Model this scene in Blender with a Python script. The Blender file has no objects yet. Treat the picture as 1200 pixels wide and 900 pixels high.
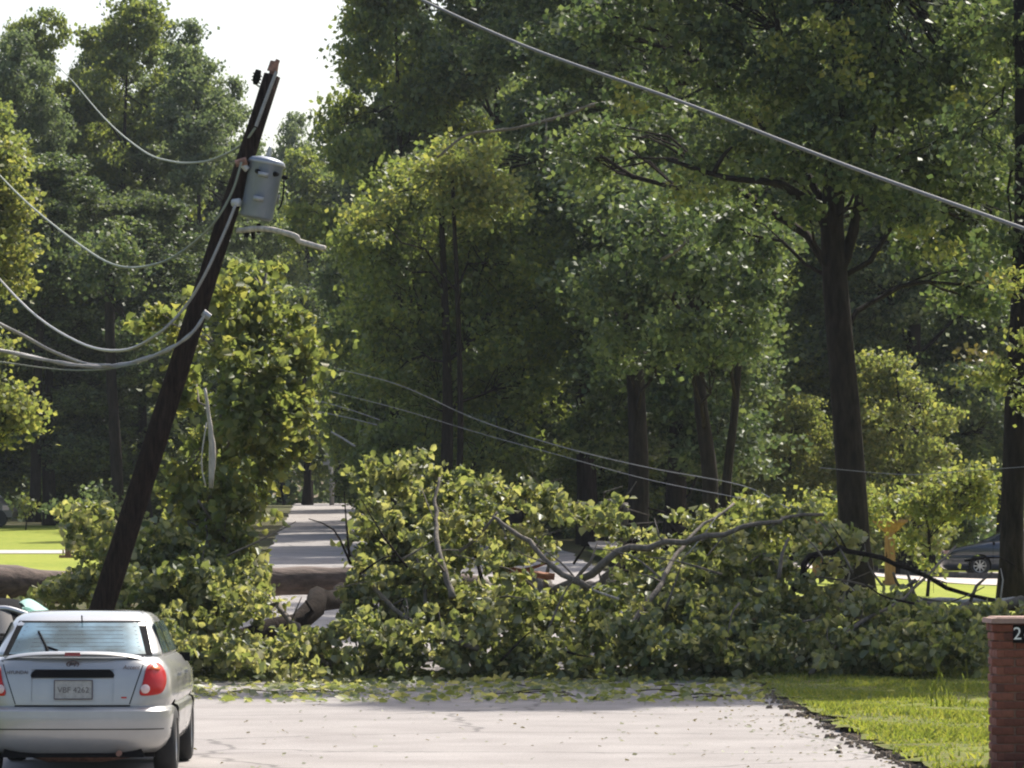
import bpy, bmesh, math, random
import numpy as np
from mathutils import Vector, Matrix

# ------------------------------------------------------------------ camera, light, exposure
S = bpy.context.scene
COL = S.collection
F = 5040.0          # focal length in photograph pixels (1200 px wide)
CAMH = 1.8
HORIZ = 653.0
cam_d = bpy.data.cameras.new("camera")
cam = bpy.data.objects.new("camera", cam_d); COL.objects.link(cam)
cam.location = (0, 0, CAMH); cam.rotation_euler = (math.radians(90), 0, 0)
cam_d.sensor_width = 36.0; cam_d.lens = 36.0 * F / 1200.0
cam_d.shift_y = (HORIZ - 450.0) / 1200.0
cam_d.clip_start = 0.5; cam_d.clip_end = 6000
S.camera = cam

SUN_EL = math.radians(50); SUN_AZ = math.radians(35)     # azimuth from +Y towards +X
w = bpy.data.worlds.new("World"); S.world = w; w.use_nodes = True
nt = w.node_tree
bg = nt.nodes["Background"]; sky = nt.nodes.new("ShaderNodeTexSky")
sky.sky_type = 'NISHITA'; sky.sun_disc = False
sky.sun_elevation = SUN_EL; sky.sun_rotation = SUN_AZ
sky.air_density = 1.0; sky.dust_density = 4.0; sky.ozone_density = 1.0
nt.links.new(sky.outputs[0], bg.inputs[0]); bg.inputs[1].default_value = 0.14
sl = bpy.data.lights.new("sun", 'SUN'); sun = bpy.data.objects.new("sun", sl); COL.objects.link(sun)
sl.energy = 5.0; sl.angle = math.radians(0.5); sl.color = (1.0, 0.95, 0.86)
sd = Vector((math.sin(SUN_AZ) * math.cos(SUN_EL), math.cos(SUN_AZ) * math.cos(SUN_EL), math.sin(SUN_EL)))
sun.rotation_euler = sd.to_track_quat('Z', 'Y').to_euler()
S.view_settings.view_transform = 'Standard'; S.view_settings.look = 'None'
S.view_settings.exposure = 0.68; S.view_settings.gamma = 1.0
S.cycles.max_bounces = 8; S.cycles.diffuse_bounces = 3; S.cycles.transmission_bounces = 5
S.cycles.transparent_max_bounces = 6
S.cycles.filter_width = 2.1
S.cycles.use_denoising = True; S.cycles.denoising_prefilter = 'NONE'

R = np.random.default_rng(11)
random.seed(5)

def P(px, py, d):
    return np.array([(px - 600.0) / F * d, d, CAMH - (py - HORIZ) / F * d])

def sm(a, b, x):
    t = np.clip((np.asarray(x, float) - a) / (b - a), 0, 1); return t * t * (3 - 2 * t)

ZY = [0, 58, 66, 80, 100, 150, 200, 235, 300, 5000]
ZZ = [0, 0, .18, .75, 1.5, 2.9, 4.2, 4.75, 4.8, 4.8]
def zg(x, y):
    z = (np.interp(np.asarray(y) - 2, ZY, ZZ) + np.interp(y, ZY, ZZ) + np.interp(np.asarray(y) + 2, ZY, ZZ)) / 3
    return z * (1 - .5 * sm(2, 14, x))

# ------------------------------------------------------------------ materials
def newmat(name):
    m = bpy.data.materials.new(name); m.use_nodes = True
    n = m.node_tree.nodes; return m, m.node_tree, n, m.node_tree.links, n["Principled BSDF"]

def plain(name, col, rough=.6, metal=0.0, noise=0.0, scale=8.0, bump=0.0, coat=0.0, spec=None, stretch=(1, 1, 1), col2=None):
    m, t, n, l, b = newmat(name)
    b.inputs["Base Color"].default_value = (*col, 1); b.inputs["Roughness"].default_value = rough
    b.inputs["Metallic"].default_value = metal; b.inputs["Coat Weight"].default_value = coat
    if spec is not None: b.inputs["Specular IOR Level"].default_value = spec
    if noise or bump or col2:
        tc = n.new("ShaderNodeTexCoord"); mp = n.new("ShaderNodeMapping"); mp.inputs["Scale"].default_value = stretch
        nz = n.new("ShaderNodeTexNoise"); nz.inputs["Scale"].default_value = scale; nz.inputs["Detail"].default_value = 6
        nz.inputs["Roughness"].default_value = .65
        l.new(tc.outputs["Object"], mp.inputs[0]); l.new(mp.outputs[0], nz.inputs["Vector"])
        r = n.new("ShaderNodeValToRGB"); l.new(nz.outputs[0], r.inputs[0])
        lo = [max(0, c * (1 - noise)) for c in col]; hi = [min(1, c * (1 + noise)) for c in col] if col2 is None else col2
        r.color_ramp.elements[0].position = .35; r.color_ramp.elements[1].position = .66
        r.color_ramp.elements[0].color = (*lo, 1); r.color_ramp.elements[1].color = (*hi, 1)
        l.new(r.outputs[0], b.inputs["Base Color"])
        if bump:
            bp = n.new("ShaderNodeBump"); bp.inputs["Strength"].default_value = bump; bp.inputs["Distance"].default_value = .05
            l.new(nz.outputs[0], bp.inputs["Height"]); l.new(bp.outputs[0], b.inputs["Normal"])
    return m

def leafmat(name, cols, tr=(.30, .38, .035), mixf=.42, rough=.52, nscale=.35, under=(.15, .18, .10)):
    """leaf with colour varying leaf by leaf and in broad drifts through the crown"""
    m, t, n, l, b = newmat(name)
    g = n.new("ShaderNodeNewGeometry"); tc = n.new("ShaderNodeTexCoord")
    nz = n.new("ShaderNodeTexNoise"); nz.inputs["Scale"].default_value = nscale; nz.inputs["Detail"].default_value = 3
    l.new(tc.outputs["Object"], nz.inputs["Vector"])
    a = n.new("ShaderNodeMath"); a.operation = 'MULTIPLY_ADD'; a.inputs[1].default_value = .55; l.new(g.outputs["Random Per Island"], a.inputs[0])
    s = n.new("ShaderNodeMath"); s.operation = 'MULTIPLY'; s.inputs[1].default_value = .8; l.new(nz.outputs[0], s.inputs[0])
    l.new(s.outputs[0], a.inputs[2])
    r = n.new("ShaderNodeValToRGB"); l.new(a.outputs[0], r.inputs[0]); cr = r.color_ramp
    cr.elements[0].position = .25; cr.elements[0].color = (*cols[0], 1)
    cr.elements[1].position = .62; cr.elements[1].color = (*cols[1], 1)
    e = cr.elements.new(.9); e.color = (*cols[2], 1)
    ub = n.new("ShaderNodeMix"); ub.data_type = 'RGBA'; ub.inputs[0].default_value = .62; l.new(r.outputs[0], ub.inputs[6]); ub.inputs[7].default_value = (*under, 1)
    bk = n.new("ShaderNodeMix"); bk.data_type = 'RGBA'; l.new(g.outputs["Backfacing"], bk.inputs[0]); l.new(r.outputs[0], bk.inputs[6]); l.new(ub.outputs[2], bk.inputs[7])
    l.new(bk.outputs[2], b.inputs["Base Color"]); b.inputs["Roughness"].default_value = rough
    b.inputs["Specular IOR Level"].default_value = .24
    tl = n.new("ShaderNodeBsdfTranslucent")
    mx = n.new("ShaderNodeMix"); mx.data_type = 'RGBA'; mx.inputs[0].default_value = .62
    gm = n.new("ShaderNodeMix"); gm.data_type = 'RGBA'; gm.blend_type = 'MULTIPLY'; gm.inputs[0].default_value = 1
    l.new(r.outputs[0], gm.inputs[6]); gm.inputs[7].default_value = (3.2, 3.2, 1.6, 1)
    l.new(gm.outputs[2], mx.inputs[6]); mx.inputs[7].default_value = (*tr, 1)
    l.new(mx.outputs[2], tl.inputs[0])
    ms = n.new("ShaderNodeMixShader"); ms.inputs[0].default_value = mixf
    l.new(b.outputs[0], ms.inputs[1]); l.new(tl.outputs[0], ms.inputs[2])
    l.new(ms.outputs[0], n["Material Output"].inputs[0])
    return m

M = {}
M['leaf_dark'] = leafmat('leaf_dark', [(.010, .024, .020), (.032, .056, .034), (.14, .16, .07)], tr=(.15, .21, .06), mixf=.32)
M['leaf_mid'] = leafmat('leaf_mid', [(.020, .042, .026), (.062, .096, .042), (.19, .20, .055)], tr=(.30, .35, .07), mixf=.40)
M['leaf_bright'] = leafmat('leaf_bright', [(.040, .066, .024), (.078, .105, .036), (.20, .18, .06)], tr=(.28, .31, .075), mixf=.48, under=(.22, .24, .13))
M['leaf_blue'] = leafmat('leaf_blue', [(.024, .044, .032), (.056, .086, .050), (.15, .18, .10)], tr=(.23, .29, .11), mixf=.36)
M['leaf_debris'] = leafmat('leaf_debris', [(.026, .048, .022), (.075, .105, .038), (.36, .33, .19)], tr=(.36, .38, .09), mixf=.40, under=(.26, .28, .19), rough=.44, nscale=.9)
M['leaf_dry'] = leafmat('leaf_dry', [(.06, .055, .03), (.10, .085, .04), (.18, .14, .06)], tr=(.2, .17, .05), mixf=.2, rough=.5, nscale=1.5)
M['bark_log'] = plain('bark_log', (.12, .085, .07), .9, noise=.45, scale=5, bump=.6, stretch=(.5, 2.5, 2.5))
M['bark'] = plain('bark', (.022, .017, .015), 1.0, spec=.08, noise=.5, scale=5, bump=.6, stretch=(2.5, 2.5, .5))
M['bark_light'] = plain('bark_light', (.14, .115, .09), .85, noise=.4, scale=6, bump=.5, stretch=(2.5, 2.5, .6))
M['pole_wood'] = plain('pole_wood', (.010, .006, .006), 1.0, spec=.08, noise=.45, scale=9, bump=.8, stretch=(4, 4, .3), col2=(.045, .030, .024))
M['wood_pale'] = plain('wood_pale', (.42, .38, .33), .7, noise=.3, scale=9, bump=.3, stretch=(2, 2, .4))
M['wood_red'] = plain('wood_red', (.30, .11, .05), .75, noise=.45, scale=7, bump=.4, stretch=(.5, 3, 3))
M['grass'] = leafmat('grass_blade', [(.08, .12, .018), (.14, .18, .022), (.26, .24, .06)], tr=(.30, .33, .06), mixf=.38, rough=.5, nscale=1.4)

def ground_mat(name, c1, c2, c3, sc=.6, fine=14, bump=.5):
    m, t, n, l, b = newmat(name); b.inputs["Roughness"].default_value = .95
    b.inputs["Specular IOR Level"].default_value = .1
    tc = n.new("ShaderNodeTexCoord")
    a = n.new("ShaderNodeTexNoise"); a.inputs["Scale"].default_value = sc; a.inputs["Detail"].default_value = 5
    f = n.new("ShaderNodeTexNoise"); f.inputs["Scale"].default_value = fine; f.inputs["Detail"].default_value = 5
    l.new(tc.outputs["Object"], a.inputs["Vector"]); l.new(tc.outputs["Object"], f.inputs["Vector"])
    r = n.new("ShaderNodeValToRGB"); r.color_ramp.elements[0].position = .38; r.color_ramp.elements[1].position = .62
    r.color_ramp.elements[0].color = (*c1, 1); r.color_ramp.elements[1].color = (*c2, 1); l.new(a.outputs[0], r.inputs[0])
    r2 = n.new("ShaderNodeValToRGB"); r2.color_ramp.elements[0].position = .45; r2.color_ramp.elements[1].position = .7
    r2.color_ramp.elements[0].color = (0, 0, 0, 1); l.new(f.outputs[0], r2.inputs[0])
    mx = n.new("ShaderNodeMix"); mx.data_type = 'RGBA'; l.new(r2.outputs[0], mx.inputs[0])
    l.new(r.outputs[0], mx.inputs[6]); mx.inputs[7].default_value = (*c3, 1); l.new(mx.outputs[2], b.inputs["Base Color"])
    bp = n.new("ShaderNodeBump"); bp.inputs["Strength"].default_value = bump; bp.inputs["Distance"].default_value = .03
    l.new(f.outputs[0], bp.inputs["Height"]); l.new(bp.outputs[0], b.inputs["Normal"])
    return m
M['earth'] = ground_mat('earth', (.05, .045, .025), (.07, .085, .025), (.09, .07, .04))
M['lawn'] = ground_mat('lawn', (.17, .21, .028), (.22, .25, .035), (.27, .28, .05), sc=.25, fine=5)
M['verge'] = ground_mat('verge', (.08, .10, .025), (.14, .17, .03), (.16, .12, .06), sc=.7, fine=18)

def road_mat():
    m, t, n, l, b = newmat('road_surface'); b.inputs["Roughness"].default_value = .82
    b.inputs["Specular IOR Level"].default_value = .3
    tc = n.new("ShaderNodeTexCoord")
    a = n.new("ShaderNodeTexNoise"); a.inputs["Scale"].default_value = .8; a.inputs["Detail"].default_value = 6
    f = n.new("ShaderNodeTexNoise"); f.inputs["Scale"].default_value = 60; f.inputs["Detail"].default_value = 3
    v = n.new("ShaderNodeTexVoronoi"); v.feature = 'DISTANCE_TO_EDGE'; v.inputs["Scale"].default_value = .33
    dn = n.new("ShaderNodeTexNoise"); dn.inputs["Scale"].default_value = 1.6; dn.inputs["Detail"].default_value = 5
    ad = n.new("ShaderNodeMix"); ad.data_type = 'RGBA'; ad.inputs[0].default_value = .35
    for x in (a, f, dn): l.new(tc.outputs["Object"], x.inputs["Vector"])
    l.new(tc.outputs["Object"], ad.inputs[6]); l.new(dn.outputs["Color"], ad.inputs[7]); l.new(ad.outputs[2], v.inputs["Vector"])
    r = n.new("ShaderNodeValToRGB"); r.color_ramp.elements[0].position = .3; r.color_ramp.elements[1].position = .7
    r.color_ramp.elements[0].color = (.225, .203, .192, 1); r.color_ramp.elements[1].color = (.31, .285, .27, 1); l.new(a.outputs[0], r.inputs[0])
    r2 = n.new("ShaderNodeValToRGB"); r2.color_ramp.elements[0].position = .3; r2.color_ramp.elements[1].position = .75
    r2.color_ramp.elements[0].color = (.72, .72, .72, 1); r2.color_ramp.elements[1].color = (1.15, 1.15, 1.15, 1); l.new(f.outputs[0], r2.inputs[0])
    mx = n.new("ShaderNodeMix"); mx.data_type = 'RGBA'; mx.blend_type = 'MULTIPLY'; mx.inputs[0].default_value = 1
    l.new(r.outputs[0], mx.inputs[6]); l.new(r2.outputs[0], mx.inputs[7])
    r3 = n.new("ShaderNodeValToRGB"); r3.color_ramp.elements[0].position = .003; r3.color_ramp.elements[1].position = .010
    r3.color_ramp.elements[0].color = (.5, .5, .5, 1); r3.color_ramp.elements[1].color = (1, 1, 1, 1); l.new(v.outputs[0], r3.inputs[0])
    m2 = n.new("ShaderNodeMix"); m2.data_type = 'RGBA'; m2.blend_type = 'MULTIPLY'; m2.inputs[0].default_value = 1
    l.new(mx.outputs[2], m2.inputs[6]); l.new(r3.outputs[0], m2.inputs[7]); l.new(m2.outputs[2], b.inputs["Base Color"])
    bp = n.new("ShaderNodeBump"); bp.inputs["Strength"].default_value = .5; bp.inputs["Distance"].default_value = .01
    l.new(f.outputs[0], bp.inputs["Height"]); l.new(bp.outputs[0], b.inputs["Normal"])
    return m
M['road'] = road_mat()
M['concrete'] = plain('concrete', (.42, .37, .34), .85, noise=.2, scale=4, bump=.2)
M['concrete_pink'] = plain('concrete_pink', (.30, .19, .15), .85, noise=.2, scale=7, bump=.2)
M['mortar'] = plain('mortar', (.20, .12, .09), .95, noise=.3, scale=30, bump=.3)
def brick_mat():
    m, t, n, l, b = newmat('brick_clay'); b.inputs["Roughness"].default_value = .9
    oi = n.new("ShaderNodeObjectInfo"); r = n.new("ShaderNodeValToRGB"); l.new(oi.outputs["Random"], r.inputs[0])
    r.color_ramp.elements[0].color = (.085, .030, .020, 1); r.color_ramp.elements[1].color = (.21, .075, .048, 1)
    e = r.color_ramp.elements.new(.5); e.color = (.15, .045, .028, 1)
    tc = n.new("ShaderNodeTexCoord"); nz = n.new("ShaderNodeTexNoise"); nz.inputs["Scale"].default_value = 25; nz.inputs["Detail"].default_value = 5
    l.new(tc.outputs["Object"], nz.inputs["Vector"])
    mx = n.new("ShaderNodeMix"); mx.data_type = 'RGBA'; mx.blend_type = 'OVERLAY'; mx.inputs[0].default_value = .6
    l.new(r.outputs[0], mx.inputs[6]); l.new(nz.outputs[0], mx.inputs[7]); l.new(mx.outputs[2], b.inputs["Base Color"])
    bp = n.new("ShaderNodeBump"); bp.inputs["Strength"].default_value = .5; bp.inputs["Distance"].default_value = .01
    l.new(nz.outputs[0], bp.inputs["Height"]); l.new(bp.outputs[0], b.inputs["Normal"]); return m
M['brick'] = brick_mat()
M['silver'] = plain('silver_paint', (.36, .36, .35), .36, metal=.45, coat=.8, noise=.05, scale=3)
M['navy'] = plain('dark_paint', (.035, .045, .065), .28, metal=.4, coat=.9)
M['black_paint'] = plain('black_paint', (.004, .004, .005), .8, spec=.05)
M['white_paint'] = plain('white_paint', (.62, .61, .60), .4, coat=.3)
M['rubber'] = plain('rubber', (.018, .018, .018), .85, noise=.2, scale=20)
M['black'] = plain('black_plastic', (.010, .010, .011), .9, spec=.05)
M['rim'] = plain('alloy', (.50, .50, .50), .35, metal=.85)
M['red'] = plain('red_lens', (.42, .010, .008), .3, coat=.25, spec=.3)
M['amber'] = plain('amber_lens', (.70, .13, .02), .3, coat=.2)
M['clear'] = plain('clear_lens', (.62, .45, .42), .2, coat=.8)
M['chrome'] = plain('chrome', (.6, .6, .6), .15, metal=1)
M['emblem'] = plain('emblem_metal', (.09, .07, .075), .35, metal=.6)
M['plate'] = plain('plate_metal', (.30, .30, .28), .5, noise=.18, scale=18)
M['ink'] = plain('plate_ink', (.09, .08, .08), .6)
M['pale_plastic'] = plain('teal_glass', (.36, .58, .54), .25, noise=.15, scale=3, coat=.5)
m_, t_, n_, l_, b_ = newmat('pale_glass'); b_.inputs["Base Color"].default_value = (.55, .78, .72, 1); b_.inputs["Roughness"].default_value = .3
tl_ = n_.new("ShaderNodeBsdfTranslucent"); tl_.inputs[0].default_value = (.55, .80, .74, 1); ms_ = n_.new("ShaderNodeMixShader"); l_.new(b_.outputs[0], ms_.inputs[1]); l_.new(tl_.outputs[0], ms_.inputs[2]); l_.new(ms_.outputs[0], n_["Material Output"].inputs[0])
M['pale_plastic'] = m_
M['tank'] = plain('tank_paint', (.22, .25, .31), .45, metal=.15, noise=.10, scale=3)
M['ceramic'] = plain('ceramic', (.50, .50, .50), .25)
M['rust'] = plain('rusty_steel', (.25, .13, .09), .75, noise=.4, scale=15)
M['steel'] = plain('galvanised', (.38, .38, .38), .5, metal=.6)
M['cable'] = plain('cable_grey', (.30, .29, .28), .5, noise=.15, scale=12)
M['cable_dark'] = plain('cable_dark', (.10, .10, .10), .5, metal=.0)
M['cable_green'] = plain('cable_weathered', (.20, .22, .17), .6)
M['tan'] = plain('tan_wood', (.34, .18, .085), .8, noise=.3, scale=6, bump=.3, stretch=(3, 3, .5))
M['tan_wall'] = plain('tan_wall', (.34, .27, .20), .9, noise=.15, scale=3)
M['roof'] = plain('shingle_grey', (.10, .09, .09), .9, noise=.3, scale=8)
M['sign_green'] = plain('sign_green', (.02, .22, .14), .5)
M['sign_grey'] = plain('sign_grey', (.30, .33, .32), .5)
M['number'] = plain('number_white', (.75, .75, .75), .5)
def glass_mat():
    m, t, n, l, b = newmat('reflection_tone_glass')
    b.inputs["Base Color"].default_value = (.30, .42, .47, 1); b.inputs["Metallic"].default_value = .4
    b.inputs["Roughness"].default_value = .10; b.inputs["Coat Weight"].default_value = .35
    tc = n.new("ShaderNodeTexCoord"); nz = n.new("ShaderNodeTexNoise"); nz.inputs["Scale"].default_value = 3.2; nz.inputs["Detail"].default_value = 4
    l.new(tc.outputs["Object"], nz.inputs["Vector"]); r = n.new("ShaderNodeValToRGB")
    r.color_ramp.elements[0].position = .38; r.color_ramp.elements[1].position = .62
    r.color_ramp.elements[0].color = (.045, .08, .085, 1); r.color_ramp.elements[1].color = (.15, .26, .32, 1)  # reflected sky and trees put into the glass colour as blue drifts
    l.new(nz.outputs[0], r.inputs[0]); l.new(r.outputs[0], b.inputs["Base Color"]); return m
M['glass'] = glass_mat()
M['glass_dark'] = plain('dark_glass', (.012, .018, .022), .12, spec=.35)

# ------------------------------------------------------------------ helpers
def mesh(name, V, Fc, mat, smooth=False):
    me = bpy.data.meshes.new(name)
    V = np.asarray(V, np.float32).reshape(-1, 3)
    if isinstance(Fc, np.ndarray):
        n, k = Fc.shape
        me.vertices.add(len(V)); me.vertices.foreach_set("co", V.ravel())
        me.loops.add(n * k); me.loops.foreach_set("vertex_index", Fc.astype(np.int32).ravel())
        me.polygons.add(n); me.polygons.foreach_set("loop_start", np.arange(0, n * k, k, dtype=np.int32))
        me.update(calc_edges=True)
    else:
        me.from_pydata([tuple(map(float, v)) for v in V], [], [tuple(int(i) for i in f) for f in Fc]); me.update()
    if smooth: me.polygons.foreach_set("use_smooth", [True] * len(me.polygons))
    mats = mat if isinstance(mat, (list, tuple)) else [mat]
    for m in mats: me.materials.append(M[m] if isinstance(m, str) else m)
    return me

def link(name, me, parent=None, loc=(0, 0, 0), rot=(0, 0, 0), kind=None):
    o = bpy.data.objects.new(name, me); COL.objects.link(o)
    o.location = loc; o.rotation_euler = rot
    if parent is not None: o.parent = parent
    if kind: o["kind"] = kind
    return o

def thing(name, label, cat, loc=(0, 0, 0), rz=0.0, group=None):
    o = bpy.data.objects.new(name, None); COL.objects.link(o); o.empty_display_size = .2
    o.location = tuple(float(v) for v in loc); o.rotation_euler = (0, 0, rz); o["label"] = label; o["category"] = cat
    if group: o["group"] = group
    return o

def tag(o, label, cat, group=None):
    o["label"] = label; o["category"] = cat
    if group: o["group"] = group
    return o

class MB:
    """collects shapes into one mesh"""
    def __init__(s): s.V = []; s.F = []; s.n = 0
    def add(s, V, Fc):
        V = np.asarray(V, float).reshape(-1, 3); s.V.append(V)
        s.F += [tuple(int(i) + s.n for i in f) for f in Fc]; s.n += len(V)
    def box(s, c, d, rot=None, taper=1.0):
        x, y, z = [v / 2 for v in d]
        V = np.array([(a * x * (taper if e > 0 else 1), b * y * (taper if e > 0 else 1), e * z) for e in (-1, 1) for b in (-1, 1) for a in (-1, 1)])
        if rot is not None: V = V @ np.array(rot).T
        s.add(V + np.array(c), [(0, 2, 3, 1), (4, 5, 7, 6), (0, 1, 5, 4), (2, 6, 7, 3), (0, 4, 6, 2), (1, 3, 7, 5)])
    def tube(s, pts, rad, sides=7, cap=True, jit=0.0):
        pts = np.asarray(pts, float); m = len(pts)
        rad = np.full(m, rad, float) if np.isscalar(rad) else np.asarray(rad, float)
        T = np.gradient(pts, axis=0); T /= np.linalg.norm(T, axis=1)[:, None] + 1e-9
        up = np.array([0, 0, 1.0]) if abs(T[0][2]) < .9 else np.array([1.0, 0, 0])
        N = np.cross(T[0], up); N /= np.linalg.norm(N)
        V = []
        for i in range(m):
            N = N - T[i] * np.dot(N, T[i]); N /= np.linalg.norm(N) + 1e-9
            B = np.cross(T[i], N)
            for k in range(sides):
                a = 2 * math.pi * k / sides; r = rad[i] * (1 + jit * (random.random() - .5) * 2)
                V.append(pts[i] + (N * math.cos(a) + B * math.sin(a)) * r)
        Fc = [(i * sides + k, i * sides + (k + 1) % sides, (i + 1) * sides + (k + 1) % sides, (i + 1) * sides + k) for i in range(m - 1) for k in range(sides)]
        if cap: Fc += [tuple(range(sides))[::-1], tuple((m - 1) * sides + k for k in range(sides))]
        s.add(V, Fc)
    def lathe(s, prof, sides=20, axis='z', c=(0, 0, 0)):
        V = []
        for r, h in prof:
            for k in range(sides):
                a = 2 * math.pi * k / sides
                p = (r * math.cos(a), r * math.sin(a), h)
                if axis == 'x': p = (h, r * math.cos(a), r * math.sin(a))
                if axis == 'y': p = (r * math.cos(a), h, r * math.sin(a))
                V.append(np.array(p) + np.array(c))
        m = len(prof)
        s.add(V, [(i * sides + k, i * sides + (k + 1) % sides, (i + 1) * sides + (k + 1) % sides, (i + 1) * sides + k) for i in range(m - 1) for k in range(sides)])
    def grid(s, G):
        G = np.asarray(G, float); a, b = G.shape[:2]
        s.add(G.reshape(-1, 3), [(i * b + j, i * b + j + 1, (i + 1) * b + j + 1, (i + 1) * b + j) for i in range(a - 1) for j in range(b - 1)])
    def build(s, name, mat, parent=None, smooth=False, kind=None, loc=(0, 0, 0), rot=(0, 0, 0)):
        V = np.concatenate(s.V) if s.V else np.zeros((0, 3))
        return link(name, mesh(name, V, s.F, mat, smooth), parent, loc, rot, kind)

def curve_pts(pts, n=24):
    """smooth Catmull-Rom through the points"""
    p = np.asarray(pts, float)
    if len(p) < 3: return np.array([p[0] + (p[-1] - p[0]) * t for t in np.linspace(0, 1, n)])
    q = np.vstack([2 * p[0] - p[1], p, 2 * p[-1] - p[-2]]); out = []
    k = len(p) - 1; per = max(2, n // k)
    for i in range(k):
        a, b, c, d = q[i:i + 4]
        for t in np.linspace(0, 1, per, endpoint=(i == k - 1)):
            out.append(.5 * ((2 * b) + (-a + c) * t + (2 * a - 5 * b + 4 * c - d) * t * t + (-a + 3 * b - 3 * c + d) * t ** 3))
    return np.array(out)

def norm(v): return v / (np.linalg.norm(v, axis=-1, keepdims=True) + 1e-9)

def leaf_geo(C, size, shape=4, up=.7, rng=R, droop=0.0):
    """leaf faces at centres C; shape 4: pointed blade, shape 6: broad leaf folded on its midrib"""
    n = len(C); C = np.asarray(C)
    nz = norm(rng.normal(size=(n, 3)) + np.array([0, 0, up]))
    d = rng.normal(size=(n, 3)); d[:, 2] -= droop; d = norm(d - nz * np.sum(d * nz, 1)[:, None]); s = np.cross(nz, d)
    L = (size * (rng.uniform(.6, 1.25, n) if shape == 4 else rng.uniform(.4, 1.5, n)))[:, None]; W = L * rng.uniform(.30, .46, n)[:, None]
    if shape == 4:
        k = rng.uniform(-.15, .25, n)[:, None] * L
        V = np.stack([C - d * L * .5, C + s * W + d * L * .05, C + d * L * .5 - nz * k, C - s * W + d * L * .05], 1).reshape(-1, 3)
        return V, np.arange(4 * n).reshape(n, 4)
    f = .16 * L
    V = np.stack([C - d * L * .5, C + s * W - d * L * .16 + nz * f, C + s * W * .82 + d * L * .22 + nz * f, C + d * L * .55 - nz * f * .8,
                  C - s * W * .82 + d * L * .22 + nz * f, C - s * W - d * L * .16 + nz * f], 1).reshape(-1, 3)
    b = np.arange(n)[:, None] * 6
    return V, np.concatenate([b + np.array([[0, 1, 2, 3]]), b + np.array([[0, 3, 4, 5]])])

def ell_clumps(ells, rng, density=1.0, shell=.55):
    """clump centres spread through ellipsoids (cx,cy,cz,rx,ry,rz), biased outward"""
    out = []
    for cx, cy, cz, rx, ry, rz in ells:
        n = max(3, int(density * (rx * ry * rz) ** (2 / 3) * 9))
        u = norm(rng.normal(size=(n, 3))); r = rng.uniform(shell ** 3, 1, n) ** (1 / 3) * rng.uniform(.75, 1.12, n)
        out.append(np.array([cx, cy, cz]) + u * r[:, None] * np.array([rx, ry, rz]))
    return np.concatenate(out)

def spread(clumps, per, rad, rng):
    n = len(clumps) * per
    o = rng.normal(size=(n, 3)) * np.array([1, 1, .62]) * rad * .55
    rr = np.repeat(rng.uniform(.6, 1.35, len(clumps)), per)[:, None]
    return np.repeat(clumps, per, 0) + o * rr

def limb_path(a, b, rng, sag=.12, n=6):
    a = np.array(a); b = np.array(b); L = np.linalg.norm(b - a)
    t = np.linspace(0, 1, n)[:, None]; p = a + (b - a) * t
    p[:, 2] += np.sin(t[:, 0] * math.pi) * L * sag
    p[1:-1] += rng.normal(size=(n - 2, 3)) * L * .045
    return p

def build_tree_meshes(trunk_pts, r0, r1, ells, rng, leaf=.2, per=40, crad=.5, density=1.0, lmat='leaf_mid', shape=4, up=.2, bark='bark', limbs=True, sides=9, twigs=.35, minz=None, lowlimb=0.0):
    mb = MB(); tp = curve_pts(trunk_pts, 14); k = len(tp)
    rad = r0 + (r1 - r0) * np.linspace(0, 1, k) ** .8; rad[0] *= 1.2
    mb.tube(tp, rad, sides, jit=.06)
    cl = ell_clumps(ells, rng, density)
    if minz is not None: cl = cl[cl[:, 2] > minz]
    if limbs:
        for e in ells:
            c = np.array(e[:3])
            idx = int(np.clip(max(int(k * lowlimb), rng.integers(0, 3) + np.argmin(np.linalg.norm(tp - (c - np.array([0, 0, 1.0]) * (np.hypot(c[0] - tp[0][0], c[1] - tp[0][1]) * .7 + .3)), axis=1))), 1, k - 1))
            L = np.linalg.norm(c - tp[idx])
            lp = limb_path(tp[idx], c, rng); rr = min(rad[idx] * .55, .015 + L * .012)
            mb.tube(lp, np.linspace(rr, rr * .35, len(lp)), 6, jit=.1)
            near = cl[np.linalg.norm(cl - c, axis=1) < max(e[3:]) * 1.25]
            for q in near[rng.random(len(near)) < twigs]:
                j = rng.integers(2, len(lp)); tpth = limb_path(lp[j], q, rng, .08, 4)
                mb.tube(tpth, np.linspace(rr * .35, .008, 4), 4, cap=False)
    C = spread(cl, per, crad, rng)
    V, Fc = leaf_geo(C, leaf, shape, up, rng)
    tm = mesh('trunk', np.concatenate(mb.V), mb.F, bark, True)
    cm = mesh('crown', V, Fc, lmat)
    return tm, cm

def place_tree(name, label, tm, cm, loc, rz=0, sc=1.0, scz=None, group=None, cat='tree'):
    t = thing(name, label, cat, loc, rz, group); t.scale = (sc, sc, scz or sc)
    link('trunk', tm, t); link('crown', cm, t, kind='stuff')
    return t

def clip_mesh(me):  # closed helper left for meshes that need fresh normals
    bm = bmesh.new(); bm.from_mesh(me); bmesh.ops.recalc_face_normals(bm, faces=bm.faces); bm.to_mesh(me); bm.free()

# ------------------------------------------------------------------ ground, road, lawns
def sheet(name, xs, ys, mat, lift, kind='structure', xfun=None, rough=0.0):
    if xs is None: xs = xfun(ys[0])
    G = np.zeros((len(ys), len(xs), 3))
    for i, y in enumerate(ys):
        xx = np.array(xs, float) if xfun is None else xfun(y)
        G[i, :, 0] = xx; G[i, :, 1] = y; G[i, :, 2] = zg(xx, y) + lift
    if rough: G[..., 2] += R.normal(size=G.shape[:2]) * rough
    mb = MB(); mb.grid(G[:, :]); return mb.build(name, mat, kind=kind, smooth=True)

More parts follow.
